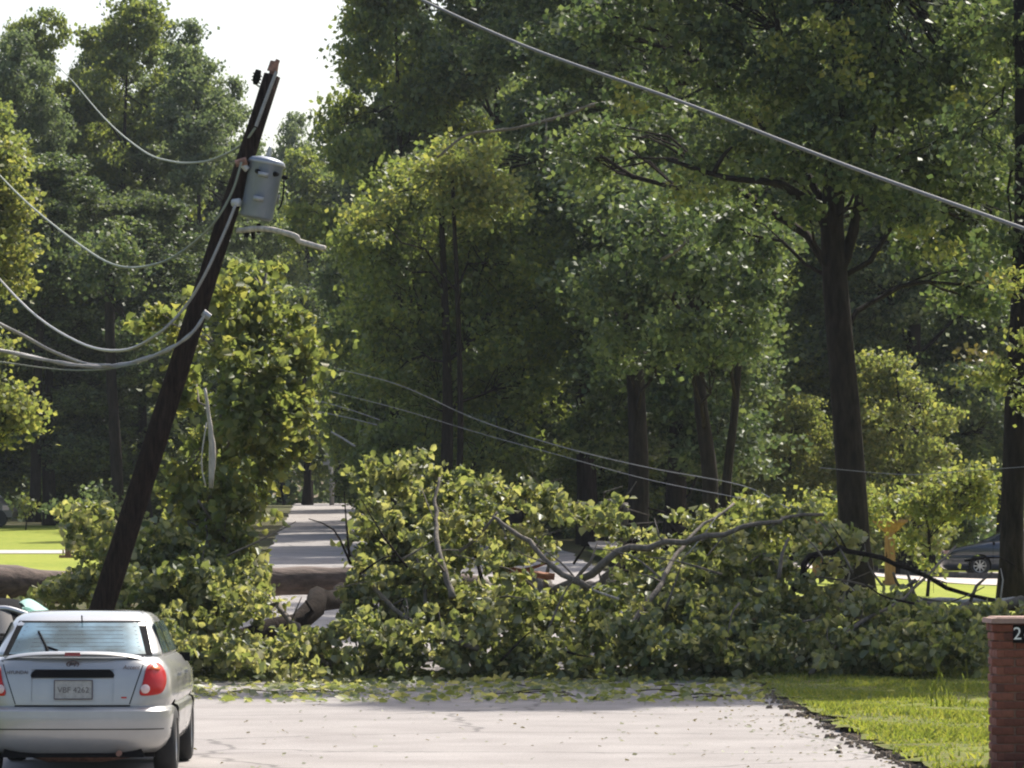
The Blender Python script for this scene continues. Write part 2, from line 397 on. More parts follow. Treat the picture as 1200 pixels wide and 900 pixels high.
ys = np.concatenate([np.linspace(-60, 50, 23), np.linspace(52, 320, 135), [350, 380, 410]])
xs = np.concatenate([[-290, -150, -80], np.linspace(-50, 50, 101), [80, 150, 290]])
sheet('ground', xs, ys, 'earth', -.10)

def rc(y): return float(np.interp(y, [0, 62, 80, 100, 150, 200, 240, 320], [-.62, -.62, -1.05, -1.9, -3.9, -6.1, -8.0, -14]))
ry = np.concatenate([np.linspace(-20, 60, 161), np.linspace(60.5, 320, 180)])
rj = {float(y): (R.normal() * .05, R.normal() * .07) for y in ry}
def rx(y):
    c = rc(y); a, b = rj[float(y)]
    return np.concatenate([[c - 4.08 + a], np.linspace(c - 3.9, c + 3.85, 14), [c + 4.05 + b]])
sheet('road', None, ry, 'road', -.004, xfun=rx)
# kerb edges of earth beside the road are real steps: verge sheets stand above the road
def strip(name, x0, x1, y0, y1, mat, lift, nx=14, ny=50, jitter=.0, rough=0.0):
    yy = np.linspace(y0, y1, ny); jt = R.normal(size=ny) * jitter
    cache = {float(y): i for i, y in enumerate(yy)}
    def f(y):
        a = x0(y) if callable(x0) else x0; b = x1(y) if callable(x1) else x1
        v = np.linspace(a, b, nx); v[0] += jt[cache[float(y)]]; return v
    return sheet(name, None, yy, mat, lift, xfun=f, rough=rough)
strip('grass_verge', lambda y: rc(y) + 4.12, lambda y: rc(y) + 30, 10, 64, 'verge', .045, nx=60, ny=150, jitter=.09, rough=.014)
strip('grass_bank', lambda y: rc(y) - 28, lambda y: rc(y) - 4.12, 10, 64, 'verge', .03, nx=40, ny=60, jitter=.0, rough=.012)
strip('left_lawn', -38, lambda y: rc(y) - 5.2, 88, 150, 'lawn', .02, nx=30, ny=60)
strip('garden_path', -38, -9.5, 113.2, 116.5, 'concrete', .035, nx=12, ny=5)
strip('right_lawn', lambda y: rc(y) + 4.6, 34, 76, 117, 'lawn', .02, nx=40, ny=60)
strip('middle_lawn', 11, 30, 128, 165, 'lawn', .02, nx=30, ny=30)
strip('driveway', 2.2, 40, 117.5, 127.5, 'concrete', .03, nx=30, ny=12)
strip('street_beyond', 8.5, 44, 128.5, 138, 'concrete', .045, nx=24, ny=10)
kb = MB()
for i in range(30):
    x = 8.5 + i * 1.2; kb.box((x + .6, 128.0, zg(x + .6, 128.) + .09), (1.17, .28, .2))
kb.build('kerb', 'roof', kind='structure')

# ragged broken edge of soil and leaves along the right side of the road
mb = MB()
for i in range(2600):
    y = R.uniform(33, 63)
    if math.sin(y * 1.9) + R.normal() * .5 > .55: continue
    x = rc(y) + 4.14 + R.normal() * (.07 + .13 * R.random()) - .02 + .06 * math.sin(y * 2.3); s = R.uniform(.008, .032) * (1 + .5 * math.sin(y * 3.1))
    mb.box((x, y, s * .35), (s * 2, s * 1.6, s), rot=Matrix.Rotation(R.uniform(0, 3), 3, 'Z'), taper=.55)
o = mb.build('road_edge_rubble', plain('edge_soil', (.17, .13, .09), .95, noise=.5, scale=12), kind='stuff')
tag(o, 'ragged crumbled soil edge along the right side of the road', 'rubble')

# grass blades on the right verge
def grass(name, x0, x1, y0, y1, n, h, label, parent=None, mat='grass', width=.012, patch=True):
    x = R.uniform(x0, x1, n * 2); y = R.uniform(y0, y1, n * 2)
    edge = np.array([rc(v) for v in y]) + 4.16
    d = np.sin(x * 1.7 + 1.3) * np.sin(y * .63) + np.sin(x * 4.1) * .4 + np.sin(y * 1.9 + x) * .5 + R.normal(size=n * 2) * .7
    k = (x > edge + R.normal(size=n * 2) * .06) & (d > -.45); x = x[k][:n]; y = y[k][:n]; m = len(x)
    hh = h * R.uniform(.4, 1.5, m) * (.75 + .35 * np.sin(x * 2.3 + y)); a = R.uniform(0, 2 * math.pi, m)
    z = zg(x, y) + .035; lean = R.normal(size=(m, 2)) * .45 * hh[:, None]
    wv = np.stack([np.cos(a), np.sin(a), np.zeros(m)], 1) * width
    b = np.stack([x, y, z], 1); mid = b + np.stack([lean[:, 0] * .35, lean[:, 1] * .35, hh * .6], 1); t = b + np.stack([lean[:, 0], lean[:, 1], hh], 1)
    V = np.stack([b - wv, b + wv, mid + wv * .8, t, mid - wv * .8], 1).reshape(-1, 3)
    Fc = np.arange(5 * m).reshape(m, 5)
    o = link(name, mesh(name, V, Fc, mat), None, kind='stuff'); tag(o, label, 'grass'); return o
grass('grass', 3.4, 7.2, 33, 64, 52000, .06, 'short bright grass on the verge between road and brick pillar')
# a few tall weed stems in the verge
t = thing('tall_weeds', 'tall thin grass stems standing up from the right verge', 'weeds', (P(1100, 850, 50)[0], 50, .04))
for i in range(9):
    mb = MB(); bx = R.normal() * .17; h = R.uniform(.22, .60)
    mb.tube(curve_pts([(bx, 0, 0), (bx + R.normal() * .02, 0, h * .5), (bx + R.normal() * .05, 0, h)], 6), np.linspace(.007, .003, 6), 4, cap=False)
    for j in range(3):
        z = h * (.3 + .14 * j); s = R.choice([-1, 1])
        mb.add([(bx, 0, z), (bx + s * .018, .01, z + .05), (bx + s * .03, 0, z + .10), (bx + s * .008, 0, z + .05)], [(0, 1, 2, 3)])
    mb.build('stem', 'grass', t)

# ------------------------------------------------------------------ background trees
def crown_ells(H, base, rad, n, rng, tall=1.0, lobe=1.5):
    """lobes filling an egg-shaped envelope"""
    out = []
    for i in range(n):
        f = (i + .5) / n; z = base + (H - base) * f ** .9
        env = rad * math.sin(math.pi * min(.97, (.16 + .80 * f))) ** .7
        if f > .88: env *= .8
        a = i * 2.4 + rng.uniform(-.5, .5); r = env * rng.uniform(.35, .85)
        s = lobe * rng.uniform(.75, 1.25) * (.75 if f > .8 else 1)
        out.append((r * math.cos(a), r * math.sin(a), z, s, s, s * rng.uniform(.6, .85) * tall))
    return out

protos = []
specs = [  # H, base, rad, lobes, leafsize, material, lobe
    (21, 3.0, 4.6, 30, .21, 'leaf_mid', 1.35),
    (22, 2.5, 4.7, 32, .21, 'leaf_blue', 1.35),
    (24, 3.0, 5.0, 34, .21, 'leaf_dark', 1.6),
    (17, 1.5, 3.8, 24, .21, 'leaf_mid', 1.4),
    (25, 3.6, 5.4, 34, .21, 'leaf_dark', 1.7),
    (9, .6, 3.0, 14, .20, 'leaf_bright', 1.3),
    (10, .3, 3.4, 20, .20, 'leaf_mid', 1.3),
]
for i, (H, b, rd, n, lf, mt, lb) in enumerate(specs):
    rg = np.random.default_rng(100 + i)
    tr = [(0, 0, -.4), (.15, .1, H * .3), (-.15, .2, H * .62), (0, 0, H * .93)]
    protos.append(build_tree_meshes(tr, .17 + H * .009, .04, crown_ells(H, b, rd, n, rg, lobe=lb), rg, leaf=lf, per=46, crad=.43, density=3.0, lmat=mt, bark='bark'))

def T(px, d, top, pid, label, name='forest_tree', group='forest trees behind the fallen tree', sxy=1.0, rz=None, zoff=0):
    x = (px - 600) / F * d; z = float(zg(x, d)); topz = CAMH - (top - HORIZ) / F * d
    s = (topz - z) / specs[pid][0]
    return place_tree(name, label, *protos[pid], (x, d, z + zoff), R.uniform(0, 6.28) if rz is None else rz, sxy * (s * .5 + .5), s, group)

g1 = 'tall trees against the white sky at the left'
T(18, 172, 48, 1, 'narrow bluish tree at the left edge of the skyline', 'poplar_tree', g1, .82)
T(150, 180, 8, 0, 'tall pointed poplar with the highest top left of the leaning pole', 'poplar_tree', g1, .85)
T(205, 184, 34, 1, 'poplar tip between the highest poplar and the leaning pole', 'poplar_tree', g1, .8)
T(40, 178, 30, 0, 'slim poplar tip second from the left border', 'poplar_tree', g1, .7)
T(125, 186, 40, 2, 'fuller dark tree between the highest poplar and the left edge tree', 'poplar_tree', g1, .8)
T(228, 176, 62, 1, 'poplar just left of the leaning pole top', 'poplar_tree', g1, .85)
T(95, 190, 100, 0, 'lower tree filling the gap between the two left skyline trees', 'poplar_tree', g1, .9)
T(262, 185, 100, 1, 'poplar shoulder below the sky, behind the middle of the leaning pole', 'poplar_tree', g1, .7)
T(60, 150, 190, 4, 'dark broad tree behind the left lawn', sxy=1.0)
T(170, 152, 235, 2, 'dark tree with deep shade behind the leaning pole foot', sxy=1.0)
T(-30, 150, 130, 3, 'tree cut off by the left border above the lawn', sxy=1.0)
T(255, 165, 300, 4, 'dark tree low between the pole and the road gap', sxy=.9)
T(300, 210, 205, 3, 'yellow green tree seen right of the transformer', sxy=.85)
T(360, 215, 185, 3, 'yellow green rounded tree under the sky gap', sxy=.9)
T(338, 265, 140, 1, 'pale hazy treetop lowest in the sky gap', sxy=.7)
T(395, 245, 190, 1, 'far bluish tree standing over the end of the road', sxy=.8)
T(330, 250, 240, 2, 'far dark tree over the left side of the road end', sxy=.8)
T(462, 138, -60, 3, 'tall pale leaved tree forming the right side of the sky gap', sxy=.80)
T(500, 150, -120, 1, 'tall bluish tree behind the right side of the sky gap', sxy=.85)
T(590, 140, -150, 2, 'tall dark tree left of the picture centre line, behind the bright topped tree', sxy=1.0)
T(690, 128, -180, 4, 'tall dark tree above the grey broken branch stub', sxy=1.0)
T(640, 165, -60, 0, 'tree further back between the two dark central trees', sxy=1.0)
T(790, 120, -200, 2, 'tall dark tree under the middle of the overhead cable', sxy=1.0)
T(745, 170, -40, 1, 'bluish tree far behind the paired central trunks', sxy=1.0)
T(880, 150, -100, 3, 'mid green tree seen left of the big oak trunk', sxy=1.1)
T(930, 175, -60, 0, 'far tree directly behind the big oak trunk', sxy=1.1)
T(1070, 140, -160, 4, 'tall dark tree between the oak and the right edge trunk', sxy=1.05)
T(1180, 150, -120, 2, 'tall dark tree behind the right edge trunk', sxy=1.05)
T(1130, 185, -40, 3, 'tree far behind the parked dark sedan', sxy=1.1)
T(1010, 200, 0, 1, 'far bluish tree right of the oak', sxy=1.1)
T(540, 190, 60, 4, 'far dark tree right of the road end', sxy=1.0)
T(470, 215, 120, 2, 'far dark tree beside the street sign', sxy=1.0)

place_tree('forest_tree', 'roadside tree on the right verge outside the picture', *protos[2], (14.2, 73, .3), 1.1, 1.15, 1.25)
place_tree('forest_tree', 'second roadside tree on the right verge outside the picture', *protos[3], (19.5, 62, .3), 2.1, 1.2, 1.5)
place_tree('young_tree', 'smaller roadside tree nearer on the right, outside the picture', *protos[5], (10.2, 45.5, .05), 2.1, .75, .95)
# bright understorey, its backlit look put into a brighter leaf colour
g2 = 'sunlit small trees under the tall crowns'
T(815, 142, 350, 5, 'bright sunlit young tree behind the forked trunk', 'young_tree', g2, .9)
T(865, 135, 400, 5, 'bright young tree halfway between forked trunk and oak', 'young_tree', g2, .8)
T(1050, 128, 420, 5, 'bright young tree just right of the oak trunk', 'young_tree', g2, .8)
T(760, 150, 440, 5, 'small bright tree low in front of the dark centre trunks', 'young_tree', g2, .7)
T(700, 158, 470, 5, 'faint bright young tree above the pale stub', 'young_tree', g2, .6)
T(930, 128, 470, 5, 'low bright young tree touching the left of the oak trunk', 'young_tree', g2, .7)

g3 = 'low leafy trees filling the wood beneath the tall crowns'
for px_, d_, tp_, sx_, lb_ in ((452, 150, 440, .9, 'low leafy tree nearest the far end of the road'), (560, 135, 455, 1.0, 'low leafy tree under the bright topped maple'), (655, 140, 430, 1.0, 'low leafy tree above the reddish split wood'),
        (705, 132, 470, .9, 'low leafy tree directly over the grey broken stub'), (785, 138, 420, .9, 'low leafy tree between the straight and the forked trunks'), (905, 140, 400, 1.0, 'low leafy tree just left of the big oak trunk'), (1090, 150, 420, 1.0, 'low leafy tree behind the bright green shrub'), (95, 155, 470, 1.0, 'low leafy tree at the back of the left lawn'), (205, 158, 480, .9, 'low leafy tree behind the leaning pole')):
    T(px_, d_, tp_, 6, lb_, 'young_tree', g3, sx_)
# front centre tree as two: sunlit top put into brighter leaf colour, dark belly
rg = np.random.default_rng(7)
def E(px, py, d, rxp, rzp, ry=None):
    p = P(px, py, d); k = d / F
    return (p[0], p[1], p[2], rxp * k, ry or rxp * k * .9, rzp * k)
def custom_tree(name, label, px, d, ells, r0, leaf, per, dens, mat, crad=.5, trunk=None, shape=4, up=.2, bark='bark', cat='tree', group=None, rtop=.06, twigs=.35, seed=1):
    rg = np.random.default_rng(seed); x = (px - 600) / F * d; base = np.array([x, d, float(zg(x, d))])
    E2 = [(e[0] - base[0], e[1] - base[1], e[2] - base[2], e[3], e[4], e[5]) for e in ells]
    if trunk is None:
        tz = max(e[2] for e in E2); trunk = [(0, 0, -.4), (.1, .1, tz * .4), (-.1, 0, tz * .95)]
    else: trunk = [tuple(np.array(q) - base) for q in trunk]
    tm, cm = build_tree_meshes(trunk, r0, rtop, E2, rg, leaf, per, crad, dens, mat, shape, up, bark, twigs=twigs, lowlimb=.42 if name == 'oak_tree' else .25)
    return place_tree(name, label, tm, cm, base)
custom_tree('maple_tree', 'yellow green maple top with sunlight put into its leaf colour, right of the sky gap', 535, 114,
    [E(545, 190, 114, 38, 26), E(500, 205, 114, 40, 24), E(575, 235, 114, 36, 26), E(545, 235, 114, 40, 26), E(430, 262, 114, 24, 20), E(600, 215, 115, 16, 14), E(460, 235, 114, 22, 14)],
    .12, .16, 56, 3.0, 'leaf_bright', crad=.42, rtop=.05, seed=22)
custom_tree('maple_tree', 'rounded dark bellied tree beneath the yellow green maple top', 520, 118,
    [E(540, 190, 118, 45, 30), E(500, 215, 118, 50, 32), E(575, 240, 118, 45, 35), E(450, 250, 118, 45, 35), E(430, 300, 118, 45, 45), E(520, 290, 119, 65, 50),
     E(600, 310, 119, 60, 50), E(470, 360, 119, 65, 50), E(560, 390, 119, 70, 50), E(440, 430, 119, 50, 40), E(520, 460, 120, 65, 40), E(610, 450, 120, 60, 45), E(650, 370, 120, 50, 50), E(480, 520, 120, 55, 35), E(580, 530, 120, 55, 35)],
    .26, .17, 60, 2.9, 'leaf_mid', seed=21)

# the big oak with the thick trunk
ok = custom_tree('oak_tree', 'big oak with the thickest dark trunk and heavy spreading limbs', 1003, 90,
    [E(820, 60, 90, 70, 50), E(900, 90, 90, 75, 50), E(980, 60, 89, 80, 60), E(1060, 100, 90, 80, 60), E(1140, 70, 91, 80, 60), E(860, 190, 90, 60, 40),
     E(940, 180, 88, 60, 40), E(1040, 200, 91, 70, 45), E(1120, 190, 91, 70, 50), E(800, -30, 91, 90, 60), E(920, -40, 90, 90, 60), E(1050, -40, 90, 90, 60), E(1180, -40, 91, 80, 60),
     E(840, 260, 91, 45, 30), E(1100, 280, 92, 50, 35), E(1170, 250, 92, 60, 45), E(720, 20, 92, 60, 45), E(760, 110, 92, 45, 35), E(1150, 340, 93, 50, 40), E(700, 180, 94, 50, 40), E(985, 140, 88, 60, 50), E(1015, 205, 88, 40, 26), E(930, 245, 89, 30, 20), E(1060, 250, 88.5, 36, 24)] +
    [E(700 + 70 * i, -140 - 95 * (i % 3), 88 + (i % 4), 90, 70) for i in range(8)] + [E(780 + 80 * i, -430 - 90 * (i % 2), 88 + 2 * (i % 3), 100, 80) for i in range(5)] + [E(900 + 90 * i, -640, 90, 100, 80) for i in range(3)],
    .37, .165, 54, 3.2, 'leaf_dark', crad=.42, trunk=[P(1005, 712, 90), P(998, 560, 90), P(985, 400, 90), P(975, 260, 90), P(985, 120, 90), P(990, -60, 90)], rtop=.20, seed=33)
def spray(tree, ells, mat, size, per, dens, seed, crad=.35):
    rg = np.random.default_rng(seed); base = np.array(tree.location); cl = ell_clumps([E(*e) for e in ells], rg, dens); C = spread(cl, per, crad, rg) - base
    V, Fc = leaf_geo(C, size, 4, .2, rg); link('lighter_foliage', mesh('lighter_foliage', V, Fc, mat), tree, kind='stuff')
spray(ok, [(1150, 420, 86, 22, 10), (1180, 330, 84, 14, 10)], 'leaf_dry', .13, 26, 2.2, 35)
spray(ok, [(985, 60, 87, 34, 30), (955, 40, 87, 26, 22), (1000, 90, 87, 20, 14), (1075, 270, 88, 34, 16), (1105, 290, 88, 18, 12), (815, 235, 87, 34, 26), (800, 215, 87, 26, 20), (1130, 120, 88, 18, 12), (905, 60, 88, 20, 14), (1175, 95, 88, 16, 18), (740, 110, 90, 20, 30), (880, 130, 88, 26, 14)], 'leaf_bright', .15, 34, 1.6, 34)  # sunlit clumps of the crown put into yellower, turning leaf colour
# named heavy limbs that show through the oak's crown
def limb(parent, pts, r, mat, name='limb'):
    base = np.array(parent.location); mb = MB()
    p = curve_pts([np.array(q) - base for q in pts], 18); mb.tube(p, np.linspace(r[0], r[1], len(p)), 7, jit=.12)
    return mb.build(name, mat, parent, True)
limb(ok, [P(975, 255, 90), P(930, 225, 89), P(905, 214, 88), P(850, 208, 88), P(780, 186, 88)], (.13, .04), 'bark')
limb(ok, [P(835, 205, 88), P(848, 182, 88), P(858, 172, 88)], (.06, .03), 'bark')
limb(ok, [P(978, 280, 90), P(958, 250, 90), P(942, 236, 90)], (.14, .06), 'bark')
limb(ok, [P(982, 330, 90), P(1000, 270, 90), P(1012, 200, 90), P(1030, 120, 90)], (.13, .07), 'bark')

custom_tree('oak_tree', 'dark trunked oak cut off by the right border beside the brick pillar', 1186, 80,
    [E(1190, 60, 80, 60, 60), E(1150, 160, 80, 50, 50), E(1210, 220, 80, 60, 50), E(1180, 300, 80, 45, 30), E(1240, 330, 80, 50, 40), E(1160, 20, 80, 60, 50)] + [E(1100 + 75 * i, -130 - 110 * (i % 3), 80, 85, 75) for i in range(6)] + [E(1180 + 90 * i, -470, 80, 95, 80) for i in range(3)],
    .25, .155, 46, 2.2, 'leaf_dark', crad=.4, trunk=[P(1184, 716, 80), P(1190, 480, 80), P(1200, 250, 80), P(1198, 0, 80)], rtop=.16, seed=41)
custom_tree('sapling', 'sunny yellowish leafy sprays hanging by the right edge trunk', 1215, 77,
    [E(1185, 330, 77, 22, 18), E(1200, 395, 77, 25, 18), E(1150, 440, 77, 28, 14), E(1185, 440, 77, 25, 16), E(1200, 470, 77, 20, 14)],
    .07, .12, 26, 8, 'leaf_bright', crad=.3, rtop=.03, seed=43, cat='tree')
custom_tree('shrub', 'bright green shrub spreading in front of the parked dark sedan', 1085, 96,
    [E(1078, 585, 96, 30, 26), E(1120, 568, 96, 38, 24), E(1150, 560, 96, 26, 22), E(1072, 635, 96, 16, 22), E(1100, 600, 96, 26, 12), E(1140, 592, 96, 24, 8), E(1092, 660, 96, 8, 16)],
    .05, .13, 34, 8, 'leaf_bright', crad=.32, rtop=.02, seed=45, cat='shrub')
custom_tree('shrub', 'low green shrub around the oak trunk foot between the tan posts', 1010, 100,
    [E(985, 600, 100, 30, 20), E(1020, 590, 100, 30, 22), E(950, 585, 101, 20, 16), E(880, 600, 98, 30, 22), E(915, 625, 98, 35, 20)],
    .05, .13, 34, 6, 'leaf_bright', crad=.32, rtop=.02, seed=46, cat='shrub')

custom_tree('forest_tree', 'very tall tree added unseen outside the right border, its high crown shaped to shade the road', 1345, 74,  # added out of view; crown lobes laid out to cast the road's shadow band
    [E(px, py, dd, 62, 40) for px, py, dd in ((1010, -800, 71), (1100, -900, 73), (1090, -700, 70), (1190, -820, 72), (1200, -1000, 74), (1290, -900, 73), (1300, -720, 75), (1390, -1000, 74), (1010, -980, 74), (1400, -820, 75), (1160, -620, 71), (930, -860, 70), (780, -960, 71), (850, -930, 71), (1040, -640, 69), (940, -1000, 72))],
    .3, .19, 60, 2.6, 'leaf_dark', crad=.5, seed=91)
# trunks that stand out in the dark wood
def stem_tree(label, pts, d, r, r2=None, crown=(), seed=0, name='forest_tree'):
    return custom_tree(name, label, pts[0][0], d, [E(*c) for c in crown], r, .18, 60, 3.0, 'leaf_dark', trunk=[P(a, b, d) for a, b in pts], rtop=r2 or r * .6, seed=seed)
stem_tree('straight dark trunked tree behind the grey broken stub', [(747, 640), (748, 520), (742, 400), (735, 250)], 112, .30, .2, [(735, 330, 109, 60, 45), (760, 400, 109, 50, 35), (715, 420, 110, 30, 25), (755, 260, 109, 45, 40), (735, 240, 112, 60, 45), (690, 330, 113, 40, 30), (790, 300, 113, 45, 35), (740, 400, 114, 35, 25)], 51)
stem_tree('dark tree with a forked trunk left of the oak', [(830, 650), (832, 560), (822, 480), (815, 380), (800, 260)], 108, .24, .13, [(815, 320, 105, 50, 40), (800, 390, 105, 40, 30), (830, 415, 105, 30, 22), (770, 270, 105, 40, 40), (800, 250, 108, 60, 40), (850, 330, 109, 40, 30), (770, 350, 109, 35, 28)], 52)
stem_tree('slimmer trunk leaning right beside the forked one', [(848, 650), (852, 560), (862, 470), (872, 330)], 109, .16, .08, [(885, 360, 106, 35, 30), (870, 410, 106, 26, 22), (890, 280, 106, 45, 30), (880, 300, 109, 50, 35)], 53)
stem_tree('stout dark trunk behind the right half of the fallen crown', [(607, 660), (606, 560), (600, 450), (610, 300)], 130, .32, .2, [(600, 470, 127, 35, 30), (610, 320, 130, 50, 40), (570, 420, 131, 30, 25)], 54)
stem_tree('thin dark trunk beside the left road edge', [(361, 592), (360, 540), (357, 470), (352, 380)], 190, .20, .12, [(350, 370, 190, 35, 35), (372, 430, 191, 22, 22)], 55)
stem_tree('dark trunk behind the shrubs of the left lawn', [(40, 612), (42, 540), (44, 440), (50, 330)], 148, .22, .14, [(50, 320, 148, 50, 40), (20, 400, 149, 30, 26)], 56)
stem_tree('second dark trunk at the left end of the wood', [(138, 625), (136, 540), (130, 430), (128, 320)], 146, .24, .16, [(128, 310, 146, 45, 40), (160, 400, 147, 30, 25)], 57)
stem_tree('slim trunk under the dark trees left of the grey stub', [(690, 640), (688, 560), (684, 470), (676, 360)], 126, .2, .1, [(676, 350, 126, 45, 35)], 58)

# dead pale limb in the dark centre
o = MB(); p = curve_pts([P(512, 185, 112), P(548, 158, 112), P(600, 151, 111), P(660, 136, 111), P(700, 122, 110), P(772, 117, 110)], 26)
o.tube(p, np.linspace(.035, .055, len(p)), 6, jit=.15)
q = curve_pts([P(640, 142, 111), P(640, 170, 111), P(636, 190, 111)], 6); o.tube(q, .02, 5)
tag(o.build('dead_branch', 'bark_light', smooth=True), 'long bare dead limb hanging across the dark central trees', 'branch')
o = MB(); p = curve_pts([P(775, 305, 104), P(800, 288, 104), P(815, 262, 104)], 8); o.tube(p, np.linspace(.06, .03, len(p)), 6, jit=.15)
tag(o.build('dead_branch', 'bark_light', smooth=True), 'short bare stub of branch beneath the dead limb', 'branch')

# nearer bright tree cut by the left border
custom_tree('maple_tree', 'yellow green maple reaching in from the left border', -70, 92,
    [E(-10, 190, 92, 38, 34), E(15, 235, 92, 30, 30), E(-5, 290, 92, 42, 36), E(12, 330, 92, 28, 26), E(-30, 250, 92, 55, 60), E(-5, 485, 92, 45, 34), E(20, 500, 92, 26, 24), E(-40, 420, 92, 50, 50), E(0, 470, 92, 30, 24)],
    .2, .14, 50, 6, 'leaf_bright', crad=.36, seed=61)
# shrubs behind the lawn, left
custom_tree('shrub', 'dark rounded shrub row end behind the left lawn', 95, 140,
    [E(75, 592, 140, 28, 16), E(110, 590, 140, 25, 20), E(140, 596, 140, 25, 20)], .05, .17, 34, 1.8, 'leaf_blue', crad=.4, rtop=.02, seed=62, cat='shrub')
custom_tree('shrub', 'small bright shrub beside the far grey van', 27, 142,
    [E(25, 598, 142, 9, 9), E(32, 592, 142, 6, 9)], .03, .17, 26, 2.2, 'leaf_bright', crad=.3, rtop=.02, seed=63, cat='shrub')

# far woods that close the view
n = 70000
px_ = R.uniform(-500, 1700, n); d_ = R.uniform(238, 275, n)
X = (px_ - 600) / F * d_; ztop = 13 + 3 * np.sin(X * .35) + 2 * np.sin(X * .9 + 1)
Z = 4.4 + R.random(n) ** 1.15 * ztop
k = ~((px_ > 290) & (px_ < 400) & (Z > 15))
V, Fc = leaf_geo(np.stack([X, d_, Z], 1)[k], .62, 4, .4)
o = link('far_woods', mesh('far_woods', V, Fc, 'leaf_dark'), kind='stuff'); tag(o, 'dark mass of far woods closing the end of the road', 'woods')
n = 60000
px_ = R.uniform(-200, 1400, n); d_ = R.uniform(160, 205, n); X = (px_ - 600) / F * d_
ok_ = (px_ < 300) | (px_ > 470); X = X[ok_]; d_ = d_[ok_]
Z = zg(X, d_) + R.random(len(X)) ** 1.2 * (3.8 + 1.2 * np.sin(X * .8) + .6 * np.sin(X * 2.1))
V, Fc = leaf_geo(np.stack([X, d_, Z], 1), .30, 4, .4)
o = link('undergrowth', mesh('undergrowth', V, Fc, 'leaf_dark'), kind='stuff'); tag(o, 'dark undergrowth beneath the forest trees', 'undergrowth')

# ------------------------------------------------------------------ young leafy tree behind the leaning pole
custom_tree('leafy_tree', 'bright vine covered young tree standing right behind the leaning pole', 250, 64,
    [E(258, 350, 64, 30, 30), E(300, 365, 65, 38, 34), E(345, 400, 65, 34, 40), E(275, 420, 65, 40, 40), E(340, 470, 65, 40, 42), E(300, 490, 64, 42, 40),
     E(255, 520, 65, 30, 40), E(325, 530, 65, 34, 34), E(262, 585, 64, 36, 40), E(235, 600, 65, 38, 38), E(270, 650, 64, 45, 38), E(215, 665, 64, 45, 38), E(180, 375, 66, 28, 12), E(215, 385, 66, 26, 20), E(222, 460, 66, 22, 40), E(362, 440, 65, 14, 30), E(356, 505, 65, 14, 26), E(300, 440, 64, 40, 40), E(302, 590, 65, 14, 26), E(300, 330, 66, 40, 18), E(215, 560, 65, 22, 34), E(285, 645, 64, 14, 30), E(240, 700, 63, 50, 36)],
    .07, .135, 32, 8.5, 'leaf_bright', crad=.27, trunk=[P(250, 790, 65), P(246, 600, 65), P(262, 470, 65), P(300, 370, 65), P(312, 320, 65)], rtop=.02, shape=6, bark='bark_light', seed=71, twigs=.25)
o = MB(); p = curve_pts([P(240, 455, 62.5), P(245, 490, 62.5), P(249, 530, 62.5), P(247, 572, 62.5)], 12); o.tube(p, np.interp(np.linspace(0, 1, len(p)), [0, .5, .8, 1], [.02, .035, .055, .03]), 7, jit=.15)
p2 = curve_pts([P(242, 495, 62.4), P(236, 540, 62.4), P(241, 570, 62.4)], 8); o.tube(p2, .012, 6, jit=.2)
tag(o.build('broken_branch', 'wood_pale', smooth=True), 'pale peeled broken limb hanging against the young tree', 'branch')

# ------------------------------------------------------------------ the fallen tree
FB = np.array([-7.0, 67, 0.3])
fallen = thing('fallen_tree', 'huge fallen tree blocking the whole street with its leafy crown', 'fallen tree', FB)
def ft(name, pts, r, mat, sides=8, jit=.1, n=18, label=None):
    mb = MB(); p = curve_pts([np.array(q) - FB for q in pts], n)
    if name == 'limb':
        p[1:-1] += R.normal(size=(len(p) - 2, 3)) * r[0] * .45 + np.repeat(R.normal(size=(len(p), 3)), 3, 0)[1:len(p) - 1] * r[0] * .35
        for j in range(2, len(p) - 2, 3):     # side twigs and snapped stubs
            v = norm(R.normal(size=3) * np.array([1, .5, 1]) + np.array([0, 0, .4])); L = R.uniform(.12, .7); rr = (r[0] + (r[1] - r[0]) * j / len(p)) * .4
            mb.tube([p[j], p[j] + v * L * .5 + R.normal(size=3) * .04, p[j] + v * L + R.normal(size=3) * .08], [rr, rr * .7, rr * .35], 5, jit=.15)
    mb.tube(p, np.linspace(r[0], r[1], len(p)), sides, jit=jit)
    o = mb.build(name, mat, fallen, True)
    if label: o['label'] = label
    return o
ft('trunk', [P(-160, 690, 66), P(0, 684, 67), P(75, 688, 67.5), P(200, 684, 68), P(330, 682, 68.5), P(470, 680, 69), P(560, 690, 69)], (.30, .20), 'bark_log', 12, .08, 34)
ft('limb', [P(560, 690, 69), P(640, 700, 68), P(740, 706, 67), P(860, 712, 66), P(1000, 712, 66), P(1110, 716, 65), P(1215, 712, 65)], (.20, .07), 'bark_light', 9, .1, 30)
ft('limb', [P(985, 706, 66), P(1060, 704, 66), P(1140, 706, 66), P(1215, 704, 66)], (.045, .035), 'wood_pale')
ft('limb', [P(470, 682, 68), P(400, 700, 67), P(340, 735, 65), P(270, 752, 63.5), P(230, 770, 63)], (.18, .13), 'bark')
ft('limb', [P(300, 690, 64), P(330, 715, 63), P(365, 755, 62), P(385, 780, 61.5)], (.035, .05), 'bark_light')
ft('limb', [P(640, 698, 63.5), P(690, 672, 63), P(740, 644, 62.7), P(800, 634, 62.5), P(870, 622, 62.6), P(925, 608, 63), P(965, 603, 63.4)], (.07, .025), 'bark_light', label='long pale limb arching over the fallen crown')
ft('limb', [P(700, 700, 67), P(722, 660, 67), P(733, 630, 67), P(731, 592, 67)], (.06, .045), 'bark_light')
ft('limb', [P(736, 592, 67), P(716, 590, 67), P(695, 602, 67.2)], (.04, .06), 'bark_light', label='pale broken stub bent over at its top')
